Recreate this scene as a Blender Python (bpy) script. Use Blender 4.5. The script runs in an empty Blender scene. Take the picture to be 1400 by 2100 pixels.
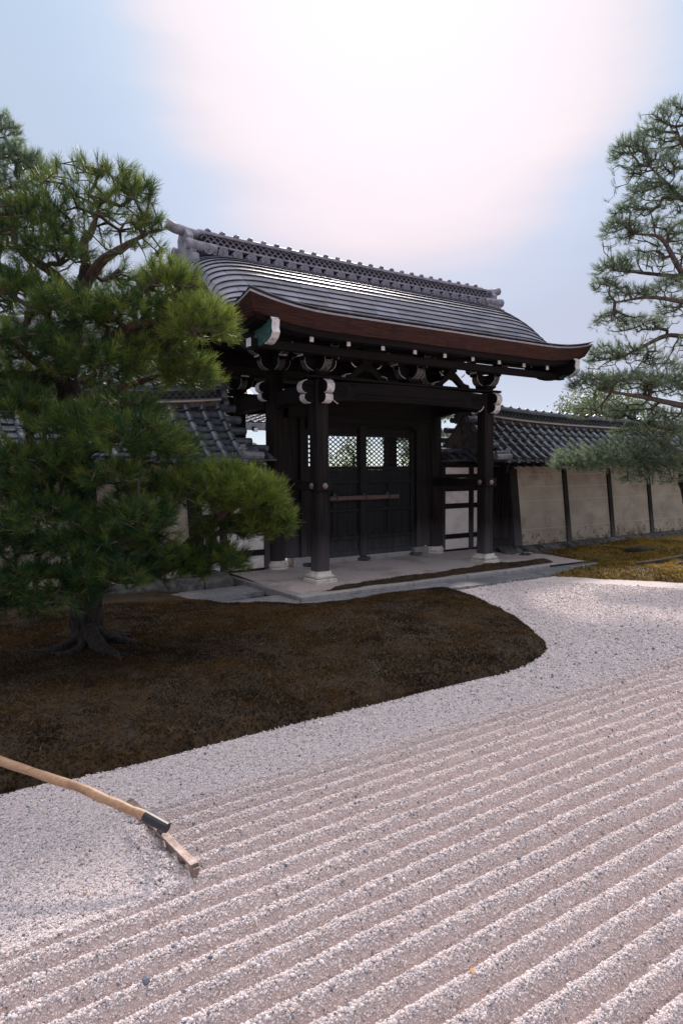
import bpy, math, random
import numpy as np
from mathutils import Matrix, Vector

random.seed(7)
rng = np.random.default_rng(11)
R = math.radians
scene = bpy.context.scene

# ------------------------------------------------------------------ camera
CAM = Vector((0.0, 0.0, 1.70))
def camera_axes(yaw=55.5, pitch=3.544, roll=0.408):
    a, p, r = R(yaw), R(-pitch), R(roll)
    f0 = Vector((math.cos(a), math.sin(a), 0)); r0 = Vector((math.sin(a), -math.cos(a), 0)); z = Vector((0, 0, 1))
    f = f0*math.cos(p) + z*math.sin(p); u = z*math.cos(p) - f0*math.sin(p)
    return r0*math.cos(r) - u*math.sin(r), u*math.cos(r) + r0*math.sin(r), f
AR, AU, AF = camera_axes()
cam_data = bpy.data.cameras.new('camera'); cam = bpy.data.objects.new('camera', cam_data)
scene.collection.objects.link(cam); scene.camera = cam
m = Matrix((AR, AU, -AF)).transposed().to_4x4(); m.translation = CAM; cam.matrix_world = m
cam_data.sensor_fit = 'VERTICAL'; cam_data.sensor_height = 36.0; cam_data.sensor_width = 24.0
cam_data.lens = 1390/2100*36; cam_data.clip_end = 2000; cam_data.clip_start = 0.05

# ------------------------------------------------------------------ sky, sun, exposure
SUN_AZ_DIR = (AF*1390 + AR*(800-700) - AU*(-10-1050)).normalized()      # where the veiled sun stands
SUN_EL = math.asin(SUN_AZ_DIR.z)
SUN_ROT = math.atan2(SUN_AZ_DIR.x, SUN_AZ_DIR.y)
world = bpy.data.worlds.new('World'); scene.world = world; world.use_nodes = True
nt = world.node_tree; nt.nodes.clear()
def N(t, **k):
    n = nt.nodes.new(t)
    for a, b in k.items(): setattr(n, a, b)
    return n
out = N('ShaderNodeOutputWorld'); add = N('ShaderNodeAddShader')
sky = N('ShaderNodeTexSky', sky_type='NISHITA'); sky.sun_disc = False
sky.sun_elevation = SUN_EL; sky.sun_rotation = SUN_ROT; sky.dust_density = 0.0; sky.air_density = 0.45; sky.ozone_density = 1.0
bg1 = N('ShaderNodeBackground'); bg1.inputs['Strength'].default_value = 0.05
nt.links.new(sky.outputs[0], bg1.inputs['Color'])
tc = N('ShaderNodeTexCoord'); nrm = N('ShaderNodeVectorMath', operation='NORMALIZE'); nt.links.new(tc.outputs['Generated'], nrm.inputs[0])
dot = N('ShaderNodeVectorMath', operation='DOT_PRODUCT'); nt.links.new(nrm.outputs[0], dot.inputs[0]); dot.inputs[1].default_value = SUN_AZ_DIR
acs = N('ShaderNodeMath', operation='ARCCOSINE'); nt.links.new(dot.outputs['Value'], acs.inputs[0])
nz = N('ShaderNodeTexNoise'); nz.inputs['Scale'].default_value = 2.2; nz.inputs['Detail'].default_value = 4
nmap = N('ShaderNodeMapping'); nmap.inputs['Scale'].default_value = (1, 1, 4.5); nt.links.new(nrm.outputs[0], nmap.inputs[0]); nt.links.new(nmap.outputs[0], nz.inputs['Vector'])
nsub = N('ShaderNodeMath', operation='MULTIPLY_ADD'); nsub.inputs[1].default_value = 0.13; nt.links.new(nz.outputs['Fac'], nsub.inputs[0]); nt.links.new(acs.outputs[0], nsub.inputs[2])
mr = N('ShaderNodeMapRange'); mr.inputs['From Max'].default_value = 1.7; mr.inputs['From Min'].default_value = 0.065; nt.links.new(nsub.outputs[0], mr.inputs['Value'])
ramp = N('ShaderNodeValToRGB'); cr = ramp.color_ramp; cr.interpolation = 'B_SPLINE'
stops = [(0.0, (.48, .30, .22)), (.095, (.45, .265, .185)), (.15, (.37, .20, .105)), (.178, (.22, .12, .07)), (.20, (.07, .075, .09)), (.24, (.02, .03, .05)), (.32, (0, 0, 0))]
while len(cr.elements) < len(stops): cr.elements.new(0.5)
for e, (p, c) in zip(cr.elements, stops): e.position = p; e.color = (*c, 1)
nt.links.new(mr.outputs[0], ramp.inputs[0])
# hazy veil: greyish pink low, pale blue above, unseen zenith brightened to light gravel
sxyz = N('ShaderNodeSeparateXYZ'); nt.links.new(nrm.outputs[0], sxyz.inputs[0])
veil = N('ShaderNodeValToRGB'); vr = veil.color_ramp
vst = [(0.0, (.31, .24, .17)), (.15, (.34, .28, .23)), (.35, (.38, .40, .43)), (.55, (.38, .45, .51)), (.68, (.45, .49, .54)), (1.0, (1.60, 1.52, 1.52))]
while len(vr.elements) < len(vst): vr.elements.new(0.5)
for e, (p, c) in zip(vr.elements, vst): e.position = p; e.color = (*c, 1)
nt.links.new(sxyz.outputs['Z'], veil.inputs[0])
vsum = N('ShaderNodeMixRGB', blend_type='ADD'); vsum.inputs[0].default_value = 1.0; nt.links.new(veil.outputs[0], vsum.inputs[1]); nt.links.new(ramp.outputs[0], vsum.inputs[2])
bg2 = N('ShaderNodeBackground'); bg2.inputs['Strength'].default_value = 1.0
nt.links.new(vsum.outputs[0], bg2.inputs['Color'])
nt.links.new(bg1.outputs[0], add.inputs[0]); nt.links.new(bg2.outputs[0], add.inputs[1]); nt.links.new(add.outputs[0], out.inputs['Surface'])

sun_data = bpy.data.lights.new('sun', 'SUN'); sun_data.energy = 4.0; sun_data.angle = R(4.0); sun_data.color = (1.0, .90, .82)
sun = bpy.data.objects.new('sun', sun_data); scene.collection.objects.link(sun)
sun.rotation_euler = SUN_AZ_DIR.to_track_quat('Z', 'Y').to_euler(); sun.location = (0, 0, 30)
scene.view_settings.view_transform = 'Standard'; scene.view_settings.look = 'None'
scene.view_settings.exposure = 0.3; scene.view_settings.gamma = 1.0; scene.view_settings.use_curve_mapping = False
scene.render.engine = 'CYCLES'
scene.cycles.max_bounces = 6; scene.cycles.diffuse_bounces = 3; scene.cycles.transparent_max_bounces = 8

# ------------------------------------------------------------------ helpers
COL = scene.collection
BASE = {}
def px_ray(x, y): return AF*1390 + AR*(x-700) - AU*(y-1050)
def at_depth(x, y, d):
    v = px_ray(x, y); return CAM + v*(d/1390.0)
def on_z(x, y, z):
    v = px_ray(x, y); return CAM + v*((z-CAM.z)/v.z)

def material(name, c1, c2=None, scale=(8, 8, 8), rough=.7, bump=0.0, bscale=40.0, detail=6, spec=.4, metal=0.0, c3=None, s3=1.5, lo=.35, hi=.65):
    mt = bpy.data.materials.new(name); mt.use_nodes = True; t = mt.node_tree; p = t.nodes['Principled BSDF']
    p.inputs['Roughness'].default_value = rough; p.inputs['Metallic'].default_value = metal; p.inputs['Specular IOR Level'].default_value = spec
    co = t.nodes.new('ShaderNodeTexCoord'); mp = t.nodes.new('ShaderNodeMapping'); mp.inputs['Scale'].default_value = scale
    t.links.new(co.outputs['Object'], mp.inputs[0])
    no = t.nodes.new('ShaderNodeTexNoise'); no.inputs['Scale'].default_value = 1; no.inputs['Detail'].default_value = detail; no.inputs['Roughness'].default_value = .6
    t.links.new(mp.outputs[0], no.inputs['Vector'])
    rp = t.nodes.new('ShaderNodeValToRGB'); rp.color_ramp.elements[0].position = lo; rp.color_ramp.elements[1].position = hi
    rp.color_ramp.elements[0].color = (*c1, 1); rp.color_ramp.elements[1].color = (*(c2 or c1), 1); t.links.new(no.outputs['Fac'], rp.inputs[0])
    col = rp.outputs[0]
    if c3:
        n3 = t.nodes.new('ShaderNodeTexNoise'); n3.inputs['Scale'].default_value = s3; n3.inputs['Detail'].default_value = 8; n3.inputs['Roughness'].default_value = .7
        t.links.new(co.outputs['Object'], n3.inputs['Vector'])
        r3 = t.nodes.new('ShaderNodeValToRGB'); r3.color_ramp.elements[0].position = .5; r3.color_ramp.elements[1].position = .66; t.links.new(n3.outputs['Fac'], r3.inputs[0])
        mx = t.nodes.new('ShaderNodeMixRGB'); t.links.new(r3.outputs[0], mx.inputs[0]); t.links.new(col, mx.inputs[1]); mx.inputs[2].default_value = (*c3, 1); col = mx.outputs[0]
    t.links.new(col, p.inputs['Base Color'])
    if bump:
        nb = t.nodes.new('ShaderNodeTexNoise'); nb.inputs['Scale'].default_value = bscale; nb.inputs['Detail'].default_value = 5
        mb = t.nodes.new('ShaderNodeMapping'); mb.inputs['Scale'].default_value = tuple(s/max(scale) for s in scale); t.links.new(co.outputs['Object'], mb.inputs[0]); t.links.new(mb.outputs[0], nb.inputs['Vector'])
        b = t.nodes.new('ShaderNodeBump'); b.inputs['Strength'].default_value = bump; b.inputs['Distance'].default_value = .01; t.links.new(nb.outputs['Fac'], b.inputs['Height']); t.links.new(b.outputs[0], p.inputs['Normal'])
    mt['col'] = 1
    return mt
def add_random(mt, amount=.25, node=None):
    """vary a material's value a little from object to object"""
    t = mt.node_tree; p = t.nodes['Principled BSDF']; src = p.inputs['Base Color'].links[0].from_socket
    oi = t.nodes.new('ShaderNodeObjectInfo'); mp = t.nodes.new('ShaderNodeMapRange'); mp.inputs['To Min'].default_value = 1-amount; mp.inputs['To Max'].default_value = 1+amount
    t.links.new(oi.outputs['Random'], mp.inputs['Value']); hs = t.nodes.new('ShaderNodeHueSaturation'); t.links.new(mp.outputs[0], hs.inputs['Value'])
    t.links.new(src, hs.inputs['Color']); t.links.new(hs.outputs[0], p.inputs['Base Color']); return mt
def add_weather(mt, z0, z1, c):
    """bleached, rain-splashed foot of the old timber, with a ragged upper edge"""
    t = mt.node_tree; p = t.nodes['Principled BSDF']; src = p.inputs['Base Color'].links[0].from_socket
    g = t.nodes.new('ShaderNodeNewGeometry'); sp = t.nodes.new('ShaderNodeSeparateXYZ'); t.links.new(g.outputs['Position'], sp.inputs[0])
    mp = t.nodes.new('ShaderNodeMapping'); mp.inputs['Scale'].default_value = (14, 14, 1.2); t.links.new(g.outputs['Position'], mp.inputs[0])
    n = t.nodes.new('ShaderNodeTexNoise'); n.inputs['Scale'].default_value = 1; n.inputs['Detail'].default_value = 6; t.links.new(mp.outputs[0], n.inputs['Vector'])
    ma = t.nodes.new('ShaderNodeMath'); ma.operation = 'MULTIPLY_ADD'; ma.inputs[1].default_value = .55; t.links.new(n.outputs['Fac'], ma.inputs[0]); t.links.new(sp.outputs['Z'], ma.inputs[2])
    mr = t.nodes.new('ShaderNodeMapRange'); mr.inputs['From Min'].default_value = z0+.27; mr.inputs['From Max'].default_value = z1+.27; mr.inputs['To Min'].default_value = .85; mr.inputs['To Max'].default_value = 0
    t.links.new(ma.outputs[0], mr.inputs['Value'])
    mx = t.nodes.new('ShaderNodeMixRGB'); t.links.new(mr.outputs[0], mx.inputs[0]); t.links.new(src, mx.inputs[1]); mx.inputs[2].default_value = (*c, 1); t.links.new(mx.outputs[0], p.inputs['Base Color']); return mt

M = {}
M['wood_v'] = add_weather(material('dark_timber_upright', (.005, .004, .0045), (.026, .019, .018), (34, 34, 1.2), .75, .5, 60, spec=.2), .12, .75, (.105, .09, .10))
M['wood_x'] = material('dark_timber_long', (.005, .004, .0048), (.014, .010, .011), (1.2, 30, 30), .75, .4, 60, spec=.2)
M['wood_y'] = material('dark_timber_deep', (.005, .004, .0048), (.014, .010, .011), (30, 1.2, 30), .75, .4, 60, spec=.2)
M['door'] = add_weather(material('door_timber', (.005, .005, .006), (.014, .012, .014), (30, 30, 1.5), .7, .4, 60, spec=.25), .08, .55, (.07, .068, .078))
M['brownwood'] = material('brown_bar_timber', (.07, .042, .034), (.12, .075, .06), (2, 40, 40), .6, .4, 60)
M['bark_eave'] = material('layered_bark_eave', (.024, .009, .007), (.075, .023, .016), (3, 3, 60), .85, .6, 90, c3=(.02, .010, .010), s3=3)
M['white'] = material('white_paint', (.74, .70, .71), (.86, .82, .82), (25, 25, 25), .7, .1, c3=(.42, .37, .35), s3=18)
M['copper'] = material('copper_sheet', (.125, .13, .175), (.235, .235, .295), (2.5, 6, 6), .47, .15, 30, spec=.5, metal=.40, c3=(.19, .17, .19), s3=2.2)
add_random(M['copper'], .28)
M['copper_edge'] = material('copper_edge', (.30, .30, .34), (.42, .41, .44), (10, 10, 10), .4, metal=.4)
M['green'] = material('verdigris_copper', (.02, .085, .085), (.06, .16, .15), (30, 30, 30), .6, .3, 60, c3=(.012, .03, .035), s3=14)
M['ridge_tile'] = material('ridge_tile', (.20, .19, .24), (.34, .325, .385), (9, 9, 9), .5, .3, 40, c3=(.10, .10, .13), s3=5)
M['ridge_dark'] = material('dark_clay_core', (.03, .03, .045), (.05, .05, .07), (9, 9, 9), .9)
M['tile'] = add_random(material('grey_roof_tile', (.035, .043, .058), (.085, .098, .125), (9, 9, 9), .33, .2, 40, spec=.6, c3=(.15, .15, .17), s3=7), .4)
M['tile_pale'] = material('pale_roof_tile', (.16, .16, .18), (.30, .29, .32), (9, 9, 9), .4, .2, 40, spec=.5)
M['plaster'] = material('beige_plaster', (.30, .25, .20), (.43, .365, .30), (1.1, 1.1, 2.0), .9, .3, 60, c3=(.26, .205, .16), s3=1.7)
def add_damp(mt, z0, z1, c):
    t = mt.node_tree; p = t.nodes['Principled BSDF']; src = p.inputs['Base Color'].links[0].from_socket
    g_ = t.nodes.new('ShaderNodeNewGeometry'); sp = t.nodes.new('ShaderNodeSeparateXYZ'); t.links.new(g_.outputs['Position'], sp.inputs[0])
    n = t.nodes.new('ShaderNodeTexNoise'); n.inputs['Scale'].default_value = 7; n.inputs['Detail'].default_value = 8; n.inputs['Roughness'].default_value = .75; t.links.new(g_.outputs['Position'], n.inputs['Vector'])
    mr = t.nodes.new('ShaderNodeMapRange'); mr.inputs['From Min'].default_value = z0; mr.inputs['From Max'].default_value = z1; mr.inputs['To Min'].default_value = .13; mr.inputs['To Max'].default_value = -.08; t.links.new(sp.outputs['Z'], mr.inputs['Value'])
    ad = t.nodes.new('ShaderNodeMath'); ad.operation = 'ADD'; t.links.new(n.outputs['Fac'], ad.inputs[0]); t.links.new(mr.outputs[0], ad.inputs[1])
    r = t.nodes.new('ShaderNodeValToRGB'); r.color_ramp.elements[0].position = .60; r.color_ramp.elements[1].position = .68; t.links.new(ad.outputs[0], r.inputs[0])
    mx = t.nodes.new('ShaderNodeMixRGB'); t.links.new(r.outputs[0], mx.inputs[0]); t.links.new(src, mx.inputs[1]); mx.inputs[2].default_value = (*c, 1); t.links.new(mx.outputs[0], p.inputs['Base Color']); return mt
add_damp(M['plaster'], .12, .75, (.15, .10, .075))
M['panel'] = material('pale_panel_plaster', (.74, .66, .64), (.84, .76, .74), (4, 4, 4), .9, .15, 60, c3=(.64, .54, .48), s3=3)
M['line'] = material('plaster_line', (.40, .34, .28), (.48, .41, .34), (4, 4, 4), .9)
M['granite'] = add_random(material('granite', (.26, .235, .235), (.38, .35, .35), (60, 60, 60), .85, .4, 90, c3=(.20, .185, .17), s3=6), .15)
M['basestone'] = material('pale_base_stone', (.60, .54, .49), (.76, .69, .63), (40, 40, 40), .85, .3, 90, c3=(.42, .36, .30), s3=9)
M['slab'] = add_random(material('paving_stone', (.13, .135, .15), (.22, .22, .235), (20, 20, 20), .75, .4, 70, c3=(.28, .25, .25), s3=2.5), .2)
M['rock'] = add_random(material('dark_rock', (.055, .05, .048), (.14, .125, .12), (9, 9, 9), .9, .8, 40, c3=(.02, .018, .016), s3=4), .25)
M['sand'] = material('court_sand', (.38, .315, .305), (.50, .42, .41), (30, 30, 30), .95, .5, 140, c3=(.27, .22, .19), s3=1.4)
M['soil'] = material('soil', (.03, .022, .014), (.065, .045, .025), (6, 6, 6), .95, .6, 60)
M['bark'] = material('pine_bark', (.010, .008, .008), (.050, .039, .036), (26, 26, 7), .95, 1.0, 60)
M['bark_red'] = material('young_pine_bark', (.038, .024, .02), (.115, .072, .058), (30, 30, 12), .9, .8, 60)
M['bark_grey'] = material('grey_brown_limb_bark', (.05, .036, .032), (.13, .098, .085), (30, 30, 12), .9, .8, 60)
M['twig'] = material('twig_bark', (.04, .03, .026), (.10, .075, .062), (30, 30, 30), .9)
M['handle'] = material('peeled_pole', (.33, .19, .11), (.47, .29, .175), (6, 60, 60), .55, .25, 60, c3=(.25, .13, .07), s3=9)
M['steel'] = material('worn_steel', (.22, .165, .15), (.36, .285, .265), (30, 30, 30), .5, .2, metal=.35, c3=(.10, .06, .045), s3=12)
M['ferrule'] = material('black_ferrule', (.012, .012, .016), (.03, .03, .036), (30, 30, 30), .45)

def leaf_material(name, c_dark, c_light, trans=.35, rough=.38):
    mt = bpy.data.materials.new(name); mt.use_nodes = True; t = mt.node_tree; p = t.nodes['Principled BSDF']; o = t.nodes['Material Output']
    a = t.nodes.new('ShaderNodeAttribute'); a.attribute_name = 'tint'
    rp = t.nodes.new('ShaderNodeValToRGB'); rp.color_ramp.elements[0].color = (*c_dark, 1); rp.color_ramp.elements[1].color = (*c_light, 1); t.links.new(a.outputs['Fac'], rp.inputs[0])
    p.inputs['Roughness'].default_value = rough; p.inputs['Specular IOR Level'].default_value = .35; t.links.new(rp.outputs[0], p.inputs['Base Color'])
    tr = t.nodes.new('ShaderNodeBsdfTranslucent'); t.links.new(rp.outputs[0], tr.inputs['Color']); mx = t.nodes.new('ShaderNodeMixShader'); mx.inputs[0].default_value = trans
    t.links.new(p.outputs[0], mx.inputs[1]); t.links.new(tr.outputs[0], mx.inputs[2]); t.links.new(mx.outputs[0], o.inputs['Surface']); return mt
M['needle'] = leaf_material('pine_needles', (.010, .056, .026), (.30, .36, .06), .4, .42)
M['needle_far'] = leaf_material('pine_needles_dull', (.09, .155, .10), (.36, .41, .25), .62)  # paler than the near needles: glare haze mixed into the colour
M['moss'] = leaf_material('moss_sprigs', (.026, .014, .005), (.20, .098, .017), .2, .8)
M['moss_gold'] = leaf_material('golden_moss_sprigs', (.12, .075, .014), (.62, .39, .055), .35, .8)
M['leaf'] = leaf_material('broad_leaves', (.06, .11, .03), (.25, .27, .09), .5)

class MB:
    """collects faces, then links them as ONE mesh object"""
    def __init__(s): s.v = []; s.f = []
    def add(s, vs, fs):
        o = len(s.v); s.v += [tuple(v) for v in vs]; s.f += [tuple(i+o for i in f) for f in fs]; return s
    def box(s, a, b):
        (x0, y0, z0), (x1, y1, z1) = a, b
        return s.add([(x0,y0,z0),(x1,y0,z0),(x1,y1,z0),(x0,y1,z0),(x0,y0,z1),(x1,y0,z1),(x1,y1,z1),(x0,y1,z1)],
                     [(3,2,1,0),(4,5,6,7),(0,1,5,4),(1,2,6,5),(2,3,7,6),(3,0,4,7)])
    def bbox(s, a, b, e=.008):
        """box with chamfered edges"""
        (x0, y0, z0), (x1, y1, z1) = a, b
        pts = []; 
        for sx, x in ((1, x0), (-1, x1)):
            for sy, y in ((1, y0), (-1, y1)):
                for sz, z in ((1, z0), (-1, z1)):
                    pts += [(x, y+sy*e, z+sz*e), (x+sx*e, y, z+sz*e), (x+sx*e, y+sy*e, z)]
        def i(a, b, c, k): return (a*4+b*2+c)*3+k
        F = []
        F += [(i(0,0,0,0),i(0,0,1,0),i(0,1,1,0),i(0,1,0,0)),(i(1,0,0,0),i(1,1,0,0),i(1,1,1,0),i(1,0,1,0)),
              (i(0,0,0,1),i(1,0,0,1),i(1,0,1,1),i(0,0,1,1)),(i(0,1,0,1),i(0,1,1,1),i(1,1,1,1),i(1,1,0,1)),
              (i(0,0,0,2),i(0,1,0,2),i(1,1,0,2),i(1,0,0,2)),(i(0,0,1,2),i(1,0,1,2),i(1,1,1,2),i(0,1,1,2))]
        for a_ in (0,1):
            for b_ in (0,1):
                F += [(i(a_,b_,0,0),i(a_,b_,0,1),i(a_,b_,1,1),i(a_,b_,1,0)), (i(a_,0,b_,0),i(a_,0,b_,2),i(a_,1,b_,2),i(a_,1,b_,0)), (i(0,a_,b_,1),i(0,a_,b_,2),i(1,a_,b_,2),i(1,a_,b_,1))]
        for a_ in (0,1):
            for b_ in (0,1):
                for c_ in (0,1): F.append((i(a_,b_,c_,0),i(a_,b_,c_,1),i(a_,b_,c_,2)))
        return s.add(pts, F)
    def beam(s, p, q, w, h, up=(0, 0, 1)):
        p, q = Vector(p), Vector(q); d = (q-p).normalized(); r = d.cross(Vector(up)).normalized(); u = r.cross(d)
        vs = [e + r*sx*w/2 + u*sz*h/2 for e in (p, q) for sx, sz in ((-1,-1),(1,-1),(1,1),(-1,1))]
        return s.add(vs, [(0,1,2,3),(7,6,5,4),(0,4,5,1),(1,5,6,2),(2,6,7,3),(3,7,4,0)])
    def tube(s, pts, rad, n=8, caps=True, squash=1.0):
        pts = [Vector(p) for p in pts]; rad = rad if hasattr(rad, '__len__') else [rad]*len(pts); vs = []; prev = None
        for i, p in enumerate(pts):
            d = (pts[min(i+1, len(pts)-1)] - pts[max(i-1, 0)]).normalized()
            a = prev - d*prev.dot(d) if prev is not None else d.orthogonal()
            if a.length < 1e-6: a = d.orthogonal()
            a.normalize(); b = d.cross(a); prev = a
            vs += [p + (a*math.cos(2*math.pi*k/n) + b*math.sin(2*math.pi*k/n))*rad[i] for k in range(n)]
        fs = [(i*n+k, i*n+(k+1) % n, (i+1)*n+(k+1) % n, (i+1)*n+k) for i in range(len(pts)-1) for k in range(n)]
        if caps: fs += [tuple(range(n))[::-1], tuple(range((len(pts)-1)*n, len(pts)*n))]
        return s.add(vs, fs)
    def lathe(s, c, prof, n=20, square=False):
        c = Vector(c); vs = []
        for r, z in prof:
            for k in range(n):
                t = 2*math.pi*(k+.5)/n; vs.append(c + Vector((r*math.cos(t), r*math.sin(t), z)))
        L = len(prof); fs = [(i*n+k, i*n+(k+1) % n, (i+1)*n+(k+1) % n, (i+1)*n+k) for i in range(L-1) for k in range(n)]
        fs += [tuple(range(n))[::-1], tuple(range((L-1)*n, L*n))]
        return s.add(vs, fs)
    def prism(s, poly, o, ax, bx, nx, t):
        """extrude a 2D polygon: o + a*ax + b*bx, thickness t centred along nx"""
        o, ax, bx, nx = Vector(o), Vector(ax), Vector(bx), Vector(nx); k = len(poly)
        vs = [o + ax*a + bx*b + nx*(sg*t/2) for sg in (-1, 1) for a, b in poly]
        fs = [tuple(range(k))[::-1], tuple(range(k, 2*k))] + [(i, (i+1) % k, k+(i+1) % k, k+i) for i in range(k)]
        return s.add(vs, fs)
    def strip(s, line, o, ax, bx, nx, t, th=.006):
        """a thin skin that follows a 2D line (offset outwards by th)"""
        P = [Vector((a, b)) for a, b in line]; Q = []
        for i, p in enumerate(P):
            d = (P[min(i+1, len(P)-1)]-P[max(i-1, 0)]).normalized(); Q.append(p + Vector((d.y, -d.x))*th)
        return s.prism([tuple(p) for p in P] + [tuple(q) for q in reversed(Q)], o, ax, bx, nx, t)
    def build(s, name, mat, parent=None, loc=None, smooth=False, fix=True):
        base = BASE.get(parent.name, Vector()) if parent else Vector()
        org = Vector(loc) if loc is not None else base
        me = bpy.data.meshes.new(name); me.from_pydata([tuple(Vector(v)-org) if loc is None else v for v in s.v], [], s.f)
        if fix: _recalc(me)
        o = link(name, me, mat, parent, org)
        if smooth: me.polygons.foreach_set('use_smooth', [True]*len(me.polygons))
        return o
import bmesh
def _recalc(me):
    b = bmesh.new(); b.from_mesh(me); bmesh.ops.recalc_face_normals(b, faces=b.faces); b.to_mesh(me); b.free()
def link(name, me, mat, parent=None, wloc=(0, 0, 0), rot=None):
    o = bpy.data.objects.new(name, me); COL.objects.link(o)
    if mat is not None and len(me.materials) == 0: me.materials.append(mat)
    base = BASE.get(parent.name, Vector()) if parent else Vector()
    wloc = Vector(wloc)
    o.location = wloc - base
    if parent: o.parent = parent
    if rot: o.rotation_euler = rot
    BASE[o.name] = wloc
    return o
def tag(o, label=None, cat=None, group=None, kind=None):
    if label: o['label'] = label
    if cat: o['category'] = cat
    if group: o['group'] = group
    if kind: o['kind'] = kind
    return o
def thing(name, loc, label, cat, group=None):
    o = bpy.data.objects.new(name, None); COL.objects.link(o); o.location = loc; o.empty_display_size = .2; BASE[o.name] = Vector(loc)
    return tag(o, label, cat, group, 'thing')
def fast_mesh(name, V, F, tint=None, smooth=False):
    V = np.asarray(V, np.float32); F = np.asarray(F, np.int32); k = F.shape[1]
    me = bpy.data.meshes.new(name); me.vertices.add(len(V)); me.vertices.foreach_set('co', V.ravel())
    me.loops.add(F.size); me.loops.foreach_set('vertex_index', F.ravel()); me.polygons.add(len(F))
    me.polygons.foreach_set('loop_start', np.arange(0, F.size, k, dtype=np.int32))
    try: me.polygons.foreach_set('loop_total', np.full(len(F), k, np.int32))
    except Exception: pass
    if tint is not None:
        a = me.attributes.new('tint', 'FLOAT', 'POINT'); a.data.foreach_set('value', np.asarray(tint, np.float32))
    me.update(calc_edges=True); me.validate()
    if smooth: me.polygons.foreach_set('use_smooth', [True]*len(me.polygons))
    return me
def spline(pts, n):
    """Catmull-Rom through 3D points"""
    P = [np.array(p, float) for p in pts]; P = [2*P[0]-P[1]] + P + [2*P[-1]-P[-2]]; o = []
    for i in range(1, len(P)-2):
        for t in np.linspace(0, 1, n, endpoint=False):
            a, b, c, d = P[i-1:i+3]; o.append(.5*((2*b)+(c-a)*t+(2*a-5*b+4*c-d)*t*t+(3*b-a-3*c+d)*t**3))
    o.append(P[-2]); return np.array(o)
def curve1(pts):
    s = spline([(x, y) for x, y in pts], 12); xs, ys = s[:, 0], s[:, 1]
    return lambda v: np.interp(v, xs, ys)
_perm = np.random.default_rng(3).random((64, 64))
def noise2(x, y):
    """smooth value noise, tiling at 64"""
    x = np.asarray(x, float); y = np.asarray(y, float); xi = np.floor(x).astype(int); yi = np.floor(y).astype(int); fx = x-xi; fy = y-yi
    fx = fx*fx*(3-2*fx); fy = fy*fy*(3-2*fy); g = lambda a, b: _perm[a % 64, b % 64]
    return (g(xi, yi)*(1-fx)+g(xi+1, yi)*fx)*(1-fy)+(g(xi, yi+1)*(1-fx)+g(xi+1, yi+1)*fx)*fy

# ================================================================== THE GROUND
G = -0.07
XC, YM = 7.373, 10.09          # gate centre line, ridge / main post line
YP, PX = 8.71, 1.79            # front posts

g = MB(); g.add([(-400,-400,-.13),(400,-400,-.13),(400,400,-.13),(-400,400,-.13)], [(0,1,2,3)])
tag(g.build('ground', M['soil']), 'bare brown earth around the court and under the trees', 'ground', kind='structure')

def raked(x, y):
    """1 where the gravel carries the rake's furrows"""
    s = 1/(1+np.exp(-(3.37+.02*np.sin(x*1.3)-y)/.02))
    right = 1/(1+np.exp(-(x-1.06-.03*np.sin(y*9))/.03))
    near = 1/(1+np.exp(-(2.66-y)/.02))
    return s*np.maximum(right, near)
def gravel_h(x, y):
    x = np.asarray(x, float); y = np.asarray(y, float)
    w = y + .012*(noise2(x*.7, 3+y*.3)-.5) + .012*(noise2(x*2.5+9, y*3)-.5)
    ph = (w-3.33)/.12
    u = np.clip((np.abs((ph % 1)-.5)*2)/.90, 0, 1)         # 0 on a crest, 1 in the furrow
    ridge = np.power(np.cos(u*np.pi/2), .9)
    amp = .061*(.82+.36*noise2(x*1.4+5, y*2+1)) 
    h = G + raked(x, y)*(amp*ridge-.024)
    h += .006*(noise2(x*5, y*5)-.5) + .010*(noise2(x*1.1+4, y*1.1)-.5)
    # gravel pushed up in front of the rake head
    h += .062*np.exp(-((x-.97)/.085)**2)*np.exp(-((y-3.02)/.34)**4)*(.75+.5*noise2(x*14, y*14))
    return h
def grid_mesh(xs, ys, hf):
    X, Y = np.meshgrid(xs, ys); Z = hf(X, Y); nx, ny = len(xs), len(ys)
    V = np.stack([X.ravel(), Y.ravel(), Z.ravel()], 1); i = np.arange(nx*ny).reshape(ny, nx)
    F = np.stack([i[:-1, :-1].ravel(), i[:-1, 1:].ravel(), i[1:, 1:].ravel(), i[1:, :-1].ravel()], 1); return V, F
M['gravel'] = material('white_gravel', (.58, .49, .49), (.76, .655, .645), (150, 150, 150), .95, .9, 170, detail=2, c3=(.82, .70, .68), s3=60)
xs = np.concatenate([np.linspace(-30, -2.2, 12), np.arange(-2, 9.6, .05), np.linspace(9.7, 13, 25), np.linspace(14, 40, 14)])
ys = np.concatenate([np.linspace(-30, -.6, 12), np.arange(-.4, 4.2, .0125), np.linspace(4.25, 7.4, 40)])
V, F = grid_mesh(xs, ys, gravel_h)
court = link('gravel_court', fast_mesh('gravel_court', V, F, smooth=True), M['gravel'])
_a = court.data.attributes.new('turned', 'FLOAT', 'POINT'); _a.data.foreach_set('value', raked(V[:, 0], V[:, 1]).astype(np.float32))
tag(court, 'pale raked gravel court in front of the gate', 'gravel', kind='structure')

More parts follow.
